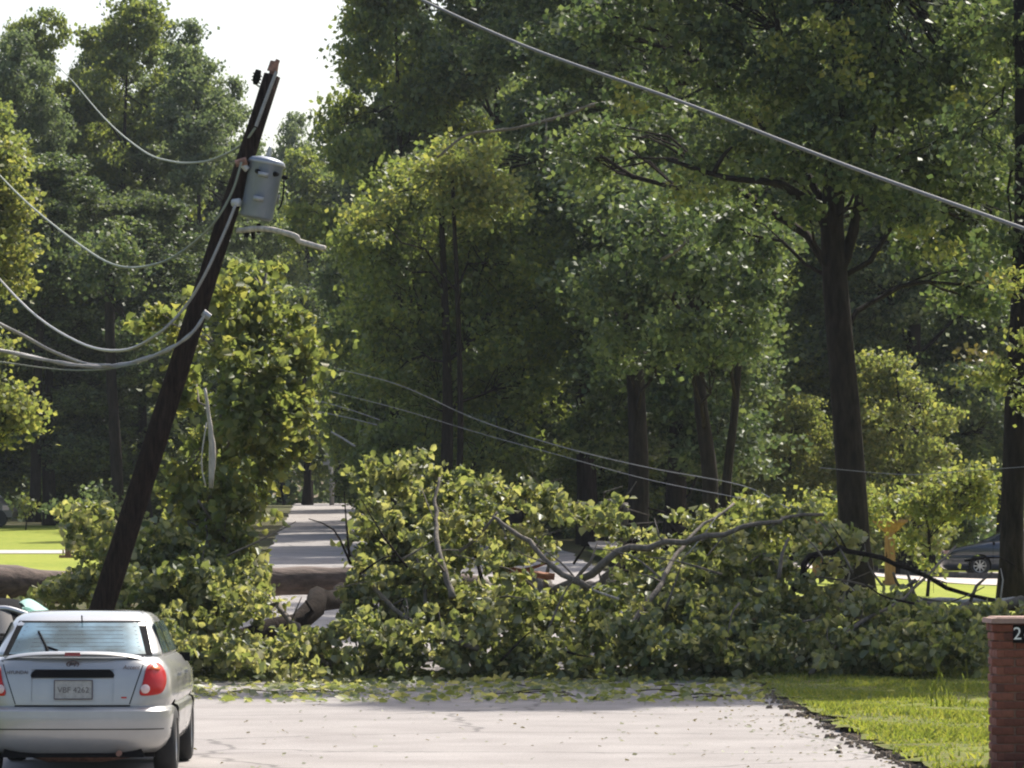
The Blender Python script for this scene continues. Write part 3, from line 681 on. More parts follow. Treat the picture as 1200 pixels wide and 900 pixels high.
ft('limb', [P(860, 590, 64), P(800, 640, 63), P(770, 690, 62), P(735, 740, 61.5)], (.02, .05), 'bark_light')
ft('limb', [P(405, 640, 63), P(440, 690, 62), P(490, 735, 61.4), P(560, 760, 61)], (.02, .05), 'bark_light')
ft('limb', [P(1120, 640, 64), P(1060, 700, 62.5), P(1000, 735, 61.5), P(950, 790, 60.6)], (.015, .04), 'bark_light')
ft('limb', [P(735, 640, 67), P(770, 632, 67), P(840, 618, 67)], (.10, .06), 'bark')
ft('limb', [P(930, 690, 62.3), P(945, 662, 62), P(975, 643, 62), P(1005, 648, 62), P(1050, 660, 62.3), P(1110, 686, 63), P(1165, 703, 63.5)], (.05, .03), 'bark')
ft('limb', [P(470, 578, 66), P(560, 576, 66), P(620, 571, 66), P(655, 580, 66)], (.018, .012), 'bark_light')
ft('limb', [P(620, 572, 66), P(650, 584, 66), P(690, 592, 66)], (.022, .014), 'bark_light')
ft('limb', [P(515, 560, 63), P(510, 600, 62.6), P(516, 650, 62), P(530, 700, 61.6)], (.02, .05), 'bark_light')
ft('limb', [P(578, 606, 62.5), P(615, 632, 62.3), P(650, 668, 62), P(690, 690, 62)], (.025, .05), 'bark_light')
ft('splintered_wood', [P(578, 676, 65), P(610, 672, 65), P(650, 676, 65)], (.075, .05), 'wood_red', 6, .35, 8, 'reddish freshly split wood')
ft('splintered_wood', [P(580, 664, 65.3), P(612, 668, 65.3), P(640, 660, 65.3)], (.04, .02), 'wood_red', 6, .35, 8)
for i in range(85):     # bare twigs sticking through the crown
    qx = R.uniform(210, 1140); a = P(qx if not 290 < qx < 405 else qx + 130, R.uniform(650, 785), R.uniform(60.8, 65)); v = norm(R.normal(size=3) * np.array([1, .4, .7]) + np.array([0, 0, .5])); L = R.uniform(.4, 1.3)
    ft('twig', [a, a + v * L * .5 + R.normal(size=3) * .06, a + v * L + R.normal(size=3) * .12], (.020, .007) if i % 5 else (.035, .02), 'wood_pale' if i % 14 == 0 else ('bark_light' if i % 3 else 'bark'), 5, .1, 6)

DE = [ # px, py, D, rx, rz
 (448, 600, 65, 26, 30), (432, 690, 63.5, 24, 20), (505, 620, 65, 30, 20), (530, 690, 63, 44, 34), (470, 580, 65, 34, 26), (520, 600, 65, 40, 30), (555, 590, 65.5, 32, 24), (448, 650, 64, 30, 34), (490, 650, 64, 50, 38), (555, 650, 64, 44, 34),
 (438, 715, 63, 32, 34), (480, 710, 63, 50, 40), (545, 715, 63, 50, 40), (610, 720, 63.5, 45, 28), (415, 765, 62, 40, 26), (460, 765, 61.5, 50, 32), (530, 765, 61.5, 55, 32), (600, 765, 62, 50, 30),
 (660, 720, 63.5, 42, 26), (710, 735, 63, 45, 30), (660, 768, 62, 50, 28), (730, 770, 62, 50, 28), (692, 618, 67, 16, 12), (765, 668, 65, 34, 22), (775, 700, 64, 45, 30), (790, 745, 62.5, 48, 34), (840, 640, 65, 40, 22),
 (850, 680, 64, 46, 30), (860, 725, 63, 48, 34), (850, 770, 62, 50, 28), (905, 625, 65.5, 26, 14), (900, 680, 64, 32, 18), (930, 715, 63, 46, 34), (930, 765, 61.5, 52, 32), (960, 635, 65.5, 16, 12), (978, 650, 63.5, 20, 24), (1015, 705, 64, 26, 12), (980, 735, 64, 34, 24), (815, 745, 62.5, 34, 30), (825, 775, 61.5, 34, 22), (1095, 722, 63, 22, 10), (1000, 745, 62.5, 46, 32),
 (1010, 780, 61, 50, 26), (1060, 745, 63, 40, 24), (1075, 765, 61.5, 48, 32), (1120, 750, 62.5, 38, 26), (1130, 775, 61, 40, 28), (1165, 745, 63, 30, 24), (640, 598, 66, 10, 7), (622, 650, 66, 16, 16),
 (335, 712, 65, 30, 8), (380, 692, 66, 22, 9), (352, 774, 62, 44, 15), (300, 770, 62.5, 38, 18), (300, 690, 66, 16, 9),
 (245, 735, 62, 45, 40), (190, 720, 62.5, 50, 44), (255, 690, 63, 35, 36), (200, 660, 64, 45, 40), (120, 690, 64, 38, 30), (95, 655, 65, 20, 22), (85, 628, 66, 14, 12), (110, 620, 66.5, 22, 18), (150, 645, 65.5, 34, 26), (62, 722, 64, 26, 12), (15, 724, 65, 26, 12),
 (150, 760, 62, 60, 30), (230, 775, 61, 50, 18), (300, 790, 61, 45, 8)]
rg = np.random.default_rng(88)
cl = ell_clumps([E(*e) for e in DE], rg, 11, .35)
sp_ = []
for i in range(640):
    e = DE[rg.integers(len(DE))]; a = rg.uniform(-.4, math.pi + .4); q = np.array(P(e[0] + e[3] * 1.0 * math.cos(a), e[1] - e[4] * .9 * math.sin(a), e[2] - rg.uniform(.2, 1.2)))
    v = norm(np.array([math.cos(a) + rg.normal() * .5, rg.normal() * .5 - .3, math.sin(a) * .8 + rg.normal() * .5])); L = rg.uniform(.25, .75)
    for f in np.linspace(0, 1, 5): sp_.append(q + v * L * f - np.array([0, 0, L * .35 * f * f]))
SPR = np.array(sp_); SPR = SPR[SPR[:, 2] > .15]; SPR = SPR[~((np.abs(600 + SPR[:, 0] / SPR[:, 1] * F - 355) < 42) & (SPR[:, 2] > .9))]
keep = np.sin(cl[:, 0] * 5.3 + np.sin(cl[:, 2] * 4.1) * 1.5) * np.sin(cl[:, 2] * 6.7 + cl[:, 0] * 2.1 + cl[:, 1] * 1.7) > -.30 + .3 * np.sin(cl[:, 0] * 1.9 + cl[:, 1] * 2.0 + cl[:, 2] * 3)
def hollow(c):      # see-through gaps in the crown, where it lies lowest
    k = np.ones(len(c), bool)
    for x0, x1, z0, z1 in ((.62, 1.42, 1.5, 2.25), (5.15, 7.2, 1.2, 2.1), (-3.45, -2.45, .95, 2.6), (-.75, -.2, 1.25, 1.75), (-7.6, -6.6, 1.35, 2.3)):
        k &= ~((c[:, 0] > x0) & (c[:, 0] < x1) & (c[:, 2] > z0 + .12 * np.sin(c[:, 0] * 9)) & (c[:, 2] < z1 + .12 * np.sin(c[:, 0] * 7)))
    return k
SPR = SPR[hollow(SPR)]; keep &= hollow(cl)
cl = cl[keep & (cl[:, 2] > zg(cl[:, 0], cl[:, 1]) + .05)]
# openings through which the road and lawns behind stay visible
def hole(c, px0, px1, py0, py1):
    px = 600 + c[:, 0] / c[:, 1] * F; py = HORIZ - (c[:, 2] - CAMH) / c[:, 1] * F
    return c[~((px > px0) & (px < px1) & (py > py0) & (py < py1))]
C = np.concatenate([spread(cl, 34, .21, rg), spread(SPR, 9, .13, rg)])
C = C[C[:, 2] > zg(C[:, 0], C[:, 1]) + .02]
V, Fc = leaf_geo(C - FB, .118, 6, .1, rg, .8)
link('leaves', mesh('leaves', V, Fc, 'leaf_debris'), fallen, kind='stuff')
# the leaves that show largest, at the front of the crown
lm = []
for i in range(4):
    v, f = leaf_geo(np.zeros((1, 3)), .15, 6, 0, rg); lm.append(mesh('leaf', v, f, 'leaf_debris'))
front = C[(C[:, 1] < 62.5)]; pick = front[rg.choice(len(front), 260, replace=False)]
for i, c in enumerate(pick):
    o = link('leaf', lm[i % 4], fallen, tuple(float(v) for v in (c - FB + np.array([0, -.15, .03]))), tuple(rg.uniform(0, 6.28, 3)))

# crushed leaves and litter on the road before the crown
n = 8000
y = 62 - R.random(n) ** 2.8 * 9; x = R.uniform(-5.6, 5.4, n); kk = R.random(n) < (.35 + .65 * (np.sin(x * 2.1) * .5 + .5) * (y > 58) + (y > 60.3)); x, y = x[kk], y[kk]
z = np.abs(R.normal(size=len(x))) * .07 * sm(58.5, 62, y) + .012
V, Fc = leaf_geo(np.stack([x, y, z], 1), .14, 6, 2.2)
V[:, 2] = np.maximum(V[:, 2], .003)
o = link('leaf_litter', mesh('leaf_litter', V, Fc, 'leaf_debris'), kind='stuff'); tag(o, 'scattered green leaves on the road along the fallen crown', 'leaves')
n = 700
y = R.uniform(33, 61, n); x = np.where(R.random(n) < .6, 3.5 - np.abs(R.normal(size=n)) * .8, R.uniform(-3, 3.6, n)); V, Fc = leaf_geo(np.stack([x, y, np.full(n, .008)], 1), .055, 4, 3.5); V[:, 2] = np.clip(V[:, 2], .002, .03)
o = link('dry_leaves', mesh('dry_leaves', V, Fc, 'leaf_dry'), kind='stuff'); tag(o, 'small dry leaves and bits strewn over the near road', 'leaves')
mb = MB()
for i in range(22):
    y = R.uniform(54, 61.5); x = R.uniform(-4.4, 3.6); a = R.uniform(-.5, .5); L = R.uniform(.2, .9)
    mb.tube(curve_pts([(x, y, .02), (x + L * .5, y + a * .3, .05), (x + L, y + a * .4, .02)], 5), .007, 4)
tag(mb.build('fallen_twigs', 'bark', kind='stuff'), 'thin broken twigs lying on the road before the crown', 'twigs')

# ------------------------------------------------------------------ leaning utility pole
PD = 58.0
def ppt(t, off=0.0, d=PD, side=0.0):
    """point on the pole axis, t=0 foot, t=1 top"""
    a = P(88, 812, d); b = P(319, 88, d); return a + (b - a) * t
pa, pb = ppt(0), ppt(1); PDIR = norm(pb - pa); PSIDE = np.array([PDIR[2], 0, -PDIR[0]])   # to the right of the pole
pole = thing('utility_pole', 'dark wooden utility pole leaning far to the right over the street edge', 'utility pole', pa)
def pl(px, py, d=PD): return P(px, py, d) - pa
mb = MB(); pp = np.array([(pb - pa) * t for t in np.linspace(-.03, 1, 14)]); mb.tube(pp, np.linspace(.178, .112, 14), 16, jit=.05); mb.build('shaft', 'pole_wood', pole, True)
mb = MB(); mb.tube([pl(312, 105), pl(322, 78), pl(326, 70)], [.055, .04, .03], 8); mb.tube([pl(319, 84), pl(322, 72)], [.075, .06], 8); mb.build('top_pin', 'rust', pole)
mb = MB(); mb.tube(curve_pts([pl(311, 104), pl(303, 101), pl(299, 97), pl(299, 92)], 8), .014, 6); mb.build('cutout_bracket', 'steel', pole)
mb = MB(); mb.tube([pl(299, 99), pl(300, 94), pl(301, 90), pl(303, 82)], [.03, .05, .055, .04], 9)
for k in range(3): mb.tube([pl(299.6 + k, 96 - k * 4), pl(300 + k, 95 - k * 4)], [.075, .065], 10)
mb.build('cutout_insulator', 'black', pole)
mb = MB(); mb.tube(curve_pts([pl(324, 84, PD - .16), pl(314, 110, PD - .18), pl(300, 148, PD - .2)], 8), .025, 6); mb.build('riser_wire', 'cable', pole)
# transformer tank tilting with the pole
tank = link('transformer', None, pole) if False else None
td = norm(pl(313, 192) - pl(300, 258)); 
def T3(prof, name, mat, c, parent, sides=24):
    mb = MB(); mb.lathe(prof, sides); q = Vector(td).to_track_quat('Z', 'Y'); o = mb.build(name, mat, parent, True); o.location = tuple(float(v) for v in c); o.rotation_mode = 'QUATERNION'; o.rotation_quaternion = q; return o
tb = pl(300, 256, PD - .05)
h = .78
tank = T3([(0, 0), (.20, 0), (.225, .03), (.23, h - .06), (.245, h - .05), (.25, h), (.22, h + .03), (.10, h + .06), (0, h + .065)], 'transformer_tank', 'tank', tb, pole)
def sub(mbx, name, mat): return mbx.build(name, mat, tank, True)
mb = MB(); mb.lathe([(.02, 0), (.04, .01), (.022, .05), (.045, .06), (.024, .10), (.04, .11), (.018, .17), (0, .18)], 10, c=(.05, 0, h + .04)); sub(mb, 'bushing', 'ceramic')
mb = MB(); mb.lathe([(.255, h - .045), (.262, h - .03), (.255, h - .012)], 24); sub(mb, 'lid_band', 'steel')
for a, z in ((-.9, h - .16), (.2, h - .16), (-1.9, h - .17)):
    mb = MB(); mb.lathe([(0, 0), (.035, 0), (.03, .05), (.015, .08), (0, .085)], 9, 'y', (0, 0, 0)); o = sub(mb, 'low_voltage_bushing', 'black'); o.location = (math.sin(a) * .24, -math.cos(a) * .24, z); o.rotation_euler = (0, 0, a + math.pi)
mb = MB(); mb.box((-.25, 0, .25), (.1, .14, .06)); mb.box((-.25, 0, h - .2), (.1, .14, .06)); sub(mb, 'mounting_lug', 'steel')
mb = MB(); mb.tube(curve_pts([(-.05, -.27, h - .2), (-.12, -.3, h - .35), (-.03, -.3, h - .52), (.03, -.27, h - .6)], 12), .013, 6); sub(mb, 'lead_wire', 'black')
mb = MB(); mb.box((.12, -.225, .32), (.09, .012, .12), rot=Matrix.Rotation(.5, 3, 'Z')); sub(mb, 'rating_panel', 'steel')
mb = MB()
for k, (a, b) in enumerate((((292, 266), (288, 278)), ((296, 268), (297, 280)), ((303, 262), (303, 273)))): mb.tube([pl(*a), pl(*b)], .03, 7)
mb.build('hanging_connector', 'black', pole)
mb = MB(); mb.tube(curve_pts([pl(278, 270, PD - .1), pl(310, 268, PD - .3), pl(345, 276, PD - .5), pl(352, 283, PD - .5), pl(381, 291, PD - .6)], 16), np.linspace(.035, .045, 15)[:15] if False else .038, 8, jit=.15); mb.build('lamp_arm', 'wood_pale', pole, True)
mb = MB(); mb.tube([pl(273, 238, PD - .2), pl(281, 237, PD - .25)], .055, 9); mb.build('line_insulator', 'ceramic', pole, True)
mb = MB(); mb.tube([pl(282, 190, PD - .15), pl(290, 199, PD - .18)], .045, 8); mb.build('line_insulator', 'ceramic', pole, True)
mb = MB(); mb.tube([pl(289, 188, PD - .2), pl(276, 192, PD - .2)], .05, 7, jit=.2); mb.tube([pl(278, 184, PD), pl(298, 196, PD)], .03, 6); mb.build('bracket', 'rust', pole)
mb = MB(); mb.tube([pl(238, 366, PD - .2), pl(246, 372, PD - .2)], .05, 8); mb.build('clamp', 'steel', pole)

def cable(name, label, pts, r, mat='cable', group=None, n=40, twist=False):
    mb = MB(); p = curve_pts(pts, n); mb.tube(p, r, 6)
    if twist:
        T_ = np.linspace(0, 1, len(p) * 6); q = np.stack([np.interp(T_, np.linspace(0, 1, len(p)), p[:, i]) for i in range(3)], 1)
        for ph in (0, 3.1):
            a = T_ * 26 + ph; qq = q + np.stack([np.zeros_like(a), np.cos(a), np.sin(a)], 1) * r * .7; mb.tube(qq, r * .62, 5)
    return tag(mb.build(name, mat, smooth=True), label, 'cable', group)
gw = 'wires sagging from the leaning pole'
cable('power_line', 'slack wire looping highest from the pole top towards the left trees', [P(299, 150, 57.8), P(285, 168, 58), P(262, 182, 58.5), P(235, 190, 60), P(200, 189, 66), P(165, 175, 78), P(122, 138, 105), P(85, 95, 150), P(60, 70, 190)], .017, 'cable_green', gw)
cable('power_line', 'second slack wire from below the tank to the left bright maple', [P(283, 190, 57.7), P(272, 225, 57.7), P(250, 262, 57.8), P(220, 290, 58.5), P(185, 309, 59), P(140, 312, 62), P(95, 288, 68), P(30, 236, 84), P(-20, 185, 95)], .018, 'cable_green', gw)
cable('power_line', 'wire running down the pole then sagging left to the tree edge', [P(276, 240, 57.6), P(264, 270, 57.6), P(240, 322, 57.6), P(215, 362, 57.8), P(180, 395, 58), P(140, 411, 60), P(90, 400, 66), P(33, 362, 82), P(-25, 300, 96)], .022, 'cable', gw)
cable('power_line', 'thickest pale bundled cable sagging from mid pole to the left border', [P(241, 368, 57.7), P(225, 390, 57.7), P(200, 408, 57.8), P(165, 422, 58), P(130, 429, 58), P(90, 428, 57.5), P(45, 420, 57), P(-25, 405, 56)], .025, 'cable', gw, twist=True)
cable('power_line', 'pale cable splitting off the bundle upward to the left border', [P(130, 428, 57.9), P(100, 426, 57.8), P(60, 411, 57.5), P(25, 392, 57), P(-20, 370, 56)], .024, 'cable', gw)
cable('power_line', 'thin lowest wire hanging just under the bundled cable', [P(160, 426, 58), P(120, 433, 58), P(70, 433, 58), P(0, 424, 57), P(-20, 421, 57)], .012, 'cable_green', gw)
cable('overhead_cable', 'long taut overhead cable crossing the upper right of the picture', [P(430, -32, 46), P(490, -2, 44), P(620, 56, 42), P(800, 120, 39), P(1000, 197, 36), P(1200, 268, 33), P(1290, 300, 32)], .0155, 'cable_dark', None, 60, twist=False)
gd = 'downed lines drooping behind the fallen tree'
cable('downed_line', 'highest downed line drooping from the bright topped tree to the oak', [P(395, 432, 78), P(470, 452, 78), P(560, 492, 78), P(660, 524, 77), P(760, 548, 76), P(870, 569, 75), P(925, 596, 72)], .008, 'cable', gd)
cable('downed_line', 'lower downed line running just beneath the highest one', [P(385, 458, 78), P(470, 480, 78), P(560, 507, 78), P(650, 532, 77), P(760, 562, 76), P(880, 586, 73)], .0065, 'cable', gd)
cable('downed_line', 'short downed line at the left, above the street sign', [P(375, 470, 80), P(410, 480, 80), P(445, 492, 80)], .009, 'cable', gd)
cable('downed_line', 'shorter downed line lying under the one above the street sign', [P(372, 482, 80), P(410, 490, 80), P(442, 498, 80)], .009, 'cable', gd)
cable('downed_line', 'stub of pale line ending in the dark just left of the street sign', [P(388, 506, 80), P(402, 514, 80), P(416, 523, 80)], .022, 'cable', gd)
cable('downed_line', 'thin wire reaching the right border low across the oak trunk', [P(960, 548, 76), P(1060, 556, 75), P(1130, 552, 74), P(1215, 546, 73)], .006, 'cable', gd)

# ------------------------------------------------------------------ brick pillar mailbox
BD = 35.0; bw = .60; bx0 = P(1168, 0, BD)[0]
bp_ = thing('brick_mailbox', 'red brick mailbox pillar with a pale cap and white number at the right edge', 'mailbox', (bx0 + bw / 2, BD + bw / 2, 0.0))
HB = 1.26
mb = MB(); mb.box((0, 0, HB / 2), (bw - .03, bw - .03, HB)); mb.build('mortar_core', 'mortar', bp_)
bm_ = MB(); bm_.box((0, 0, 0), (.190, .09, .060), taper=1.0); brick_me = mesh('brick', np.concatenate(bm_.V), bm_.F, 'brick')
bmm = bmesh.new(); bmm.from_mesh(brick_me); bmesh.ops.bevel(bmm, geom=bmm.edges[:], offset=.006, segments=1, affect='EDGES'); bmm.to_mesh(brick_me); bmm.free()
nrow = 18; ch = HB / nrow
for r in range(nrow):
    z = ch * (r + .5); out = .018 if r >= nrow - 2 else 0.0
    for side in range(4):
        a = side * math.pi / 2; off = 0 if r % 2 else .1
        for k in range(3):
            u = -bw / 2 + .1 + k * .2 + (off - .05)
            if k == 2 and r % 2 == 0: u = bw / 2 - .095 - .0
            d = bw / 2 - .045 + out + R.normal() * .002
            x = u * math.cos(a) + d * math.sin(a); y = u * math.sin(a) - d * math.cos(a)
            o = link('brick', brick_me, bp_, (x, y, z), (0, 0, a + R.normal() * .008)); o.scale = (.96, 1, 1.0)
mb = MB(); mb.box((0, 0, HB + .022), (bw + .10, bw + .10, .040), taper=.985); cap = mb.build('cap', 'concrete_pink', bp_)
mb = MB(); mb.box((0, 0, HB + .048), (bw + .02, bw + .02, .014), taper=.95); mb.build('cap_top', 'concrete_pink', bp_)
mb = MB(); mb.box((0, 0, 0), (.30, .012, .145)); pn = mb.build('number_panel', 'black', bp_, loc=(bw / 2 - .19 + .10 - .0, -bw / 2 - .022, HB - .085))
def text_mesh(s, size, mat, parent, name, loc, rot=(math.pi / 2, 0, 0), ext=.003, align='CENTER', shear=0):
    cu = bpy.data.curves.new(name, 'FONT'); cu.body = s; cu.size = size; cu.extrude = ext; cu.align_x = align; cu.align_y = 'CENTER'; cu.shear = shear; cu.resolution_u = 3
    tmp = bpy.data.objects.new('tmp', cu); COL.objects.link(tmp)
    me = bpy.data.meshes.new_from_object(tmp.evaluated_get(bpy.context.evaluated_depsgraph_get())); bpy.data.objects.remove(tmp); me.materials.clear(); me.materials.append(M[mat])
    return link(name, me, parent, loc, rot)
text_mesh('2', .145, 'number', bp_, 'digit', (-bw / 2 + .165, -bw / 2 - .031, HB - .085))
text_mesh('6', .145, 'number', bp_, 'digit', (-bw / 2 + .25, -bw / 2 - .031, HB - .085))
pn.location = (-bw / 2 + .28, -bw / 2 - .022, HB - .085)

# ------------------------------------------------------------------ cars
LOW = [ # z, W, Yr, Yf
 (.20, .70, .10, 4.05), (.26, .775, .02, 4.14), (.33, .815, -.01, 4.19), (.46, .83, -.025, 4.23), (.545, .833, -.02, 4.22), (.572, .825, .01, 4.20), (.585, .80, .055, 4.18),
 (.62, .815, .058, 4.14), (.70, .82, .066, 4.05), (.80, .812, .082, 3.75), (.88, .79, .10, 3.35), (.94, .75, .13, 3.10), (.975, .70, .18, 3.0)]
TOP = [(.972, .705, .46, 3.06), (1.02, .69, .55, 2.96), (1.24, .605, .93, 2.45), (1.29, .575, 1.05, 2.33), (1.325, .53, 1.2, 2.2), (1.345, .44, 1.4, 2.0), (1.352, .25, 1.6, 1.85)]
def tabl(tb, z):
    zs = [r[0] for r in tb]; return [float(np.interp(z, zs, [r[i] for r in tb])) for i in (1, 2, 3)]
def side_w(W, y): return W * (1 - .055 * (abs(y - 2.1) / 2.1) ** 3)
def rear_pt(x, z, tb, off=0.0, bow=.07, rcn=.26):
    W, Yr, Yf = tabl(tb, z); We = side_w(W, Yr + rcn) ; ax = min(abs(x), We)
    y = Yr + bow * (ax / We) ** 2
    if ax > We - rcn: q = min(1, (ax - (We - rcn)) / rcn); y += rcn * (1 - math.sqrt(max(0, 1 - q * q)))
    return np.array([x, y - off, z])
def ring(z, tb):
    W, Yr, Yf = tabl(tb, z); rcn = min(.26, W * .5); We = side_w(W, Yr + rcn); pts = []
    xs = list(-We + rcn * (1 - np.cos(np.linspace(0, math.pi / 2, 7))));  # corner
    xs = [-We * math.cos(a) if False else v for v in xs]; xs += list(np.linspace(-We + rcn, We - rcn, 11))[1:-1]; xs += [-v for v in xs[:7]][::-1]
    pts += [rear_pt(x, z, tb) for x in xs]
    y0, y1 = pts[-1][1], Yf - .34
    for y in np.linspace(y0, y1, 22)[1:-1]: pts.append(np.array([side_w(W, y), y, z]))
    Wf = side_w(W, y1); fr = []
    for a in np.linspace(0, math.pi, 15): fr.append(np.array([Wf * (abs(math.cos(a)) ** .6) * (1 if math.cos(a) > 0 else -1), y1 + (Yf - y1) * math.sin(a) ** .8, z]))
    pts += fr
    for y in np.linspace(y0, y1, 22)[1:-1][::-1]: pts.append(np.array([-side_w(W, y), y, z]))
    return pts
def shell(tb, extra=()):
    zs = sorted(set([r[0] for r in tb] + list(extra))); rings = [ring(z, tb) for z in zs]; n = len(rings[0]); mb = MB()
    V = [p for r in rings for p in r]; Fc = [(i * n + k, i * n + (k + 1) % n, (i + 1) * n + (k + 1) % n, (i + 1) * n + k) for i in range(len(zs) - 1) for k in range(n)]
    Fc.append(tuple((len(zs) - 1) * n + k for k in range(n))); Fc.append(tuple(range(n))[::-1]); mb.add(V, Fc); return mb
def patch_rear(poly_fn, z0, z1, tb, off, nx=14, nz=8, thick=.006):
    """draped panel between half-widths poly_fn(z)->(xa,xb)"""
    G = np.array([[rear_pt(xa + (xb - xa) * j / nx, z, tb, off) for j in range(nx + 1)] for z in np.linspace(z0, z1, nz + 1) for xa, xb in [poly_fn(z)]])
    mb = MB(); mb.grid(G); b = np.array([G[0], G[0] + [0, thick, 0]]); t_ = np.array([G[-1] + [0, thick, 0], G[-1]]); mb.grid(b[::-1]); mb.grid(t_[::-1])
    mb.grid(np.stack([G[:, 0] + [0, thick, 0], G[:, 0]], 1)); mb.grid(np.stack([G[:, -1], G[:, -1] + [0, thick, 0]], 1)); return mb
def patch_side(s, fn, z0, z1, off, nz=5, ny=8, tb=TOP):
    G = np.array([[np.array([s * (side_w(tabl(tb, z)[0], y) + off), y, z]) for y in np.linspace(*fn(z), ny)] for z in np.linspace(z0, z1, nz)])
    mb = MB(); mb.grid(G if s < 0 else G[:, ::-1]); return mb

def wheel(parent, x, y, s, rr=.285):
    q = bpy.data.objects.new('wheel', None); COL.objects.link(q); q.parent = parent; q.location = (x, y, rr)
    mb = MB(); w_ = .09
    mb.lathe([(.185, -w_), (.24, -w_ * 1.05), (rr - .012, -w_ * .85), (rr, -w_ * .6), (rr, w_ * .6), (rr - .012, w_ * .85), (.24, w_ * 1.05), (.185, w_)], 30, 'x'); mb.build('tyre', 'rubber', q, True)
    mb = MB(); mb.lathe([(.0, s * .06), (.05, s * .065), (.06, s * .05)], 14, 'x'); mb.lathe([(.19, s * .085), (.175, s * .075), (.16, s * .03), (.16, -s * .05)], 30, 'x')
    for k in range(8):
        a = k * math.pi / 4; mb.box((s * .055, math.cos(a) * .11, math.sin(a) * .11), (.02, .14, .035), rot=Matrix.Rotation(a, 3, 'X'))
    mb.build('rim', 'rim', q)
    mb = MB(); mb.lathe([(0, -s * .02), (.165, -s * .02)], 20, 'x'); mb.build('brake_disc', 'black', q)
    return q

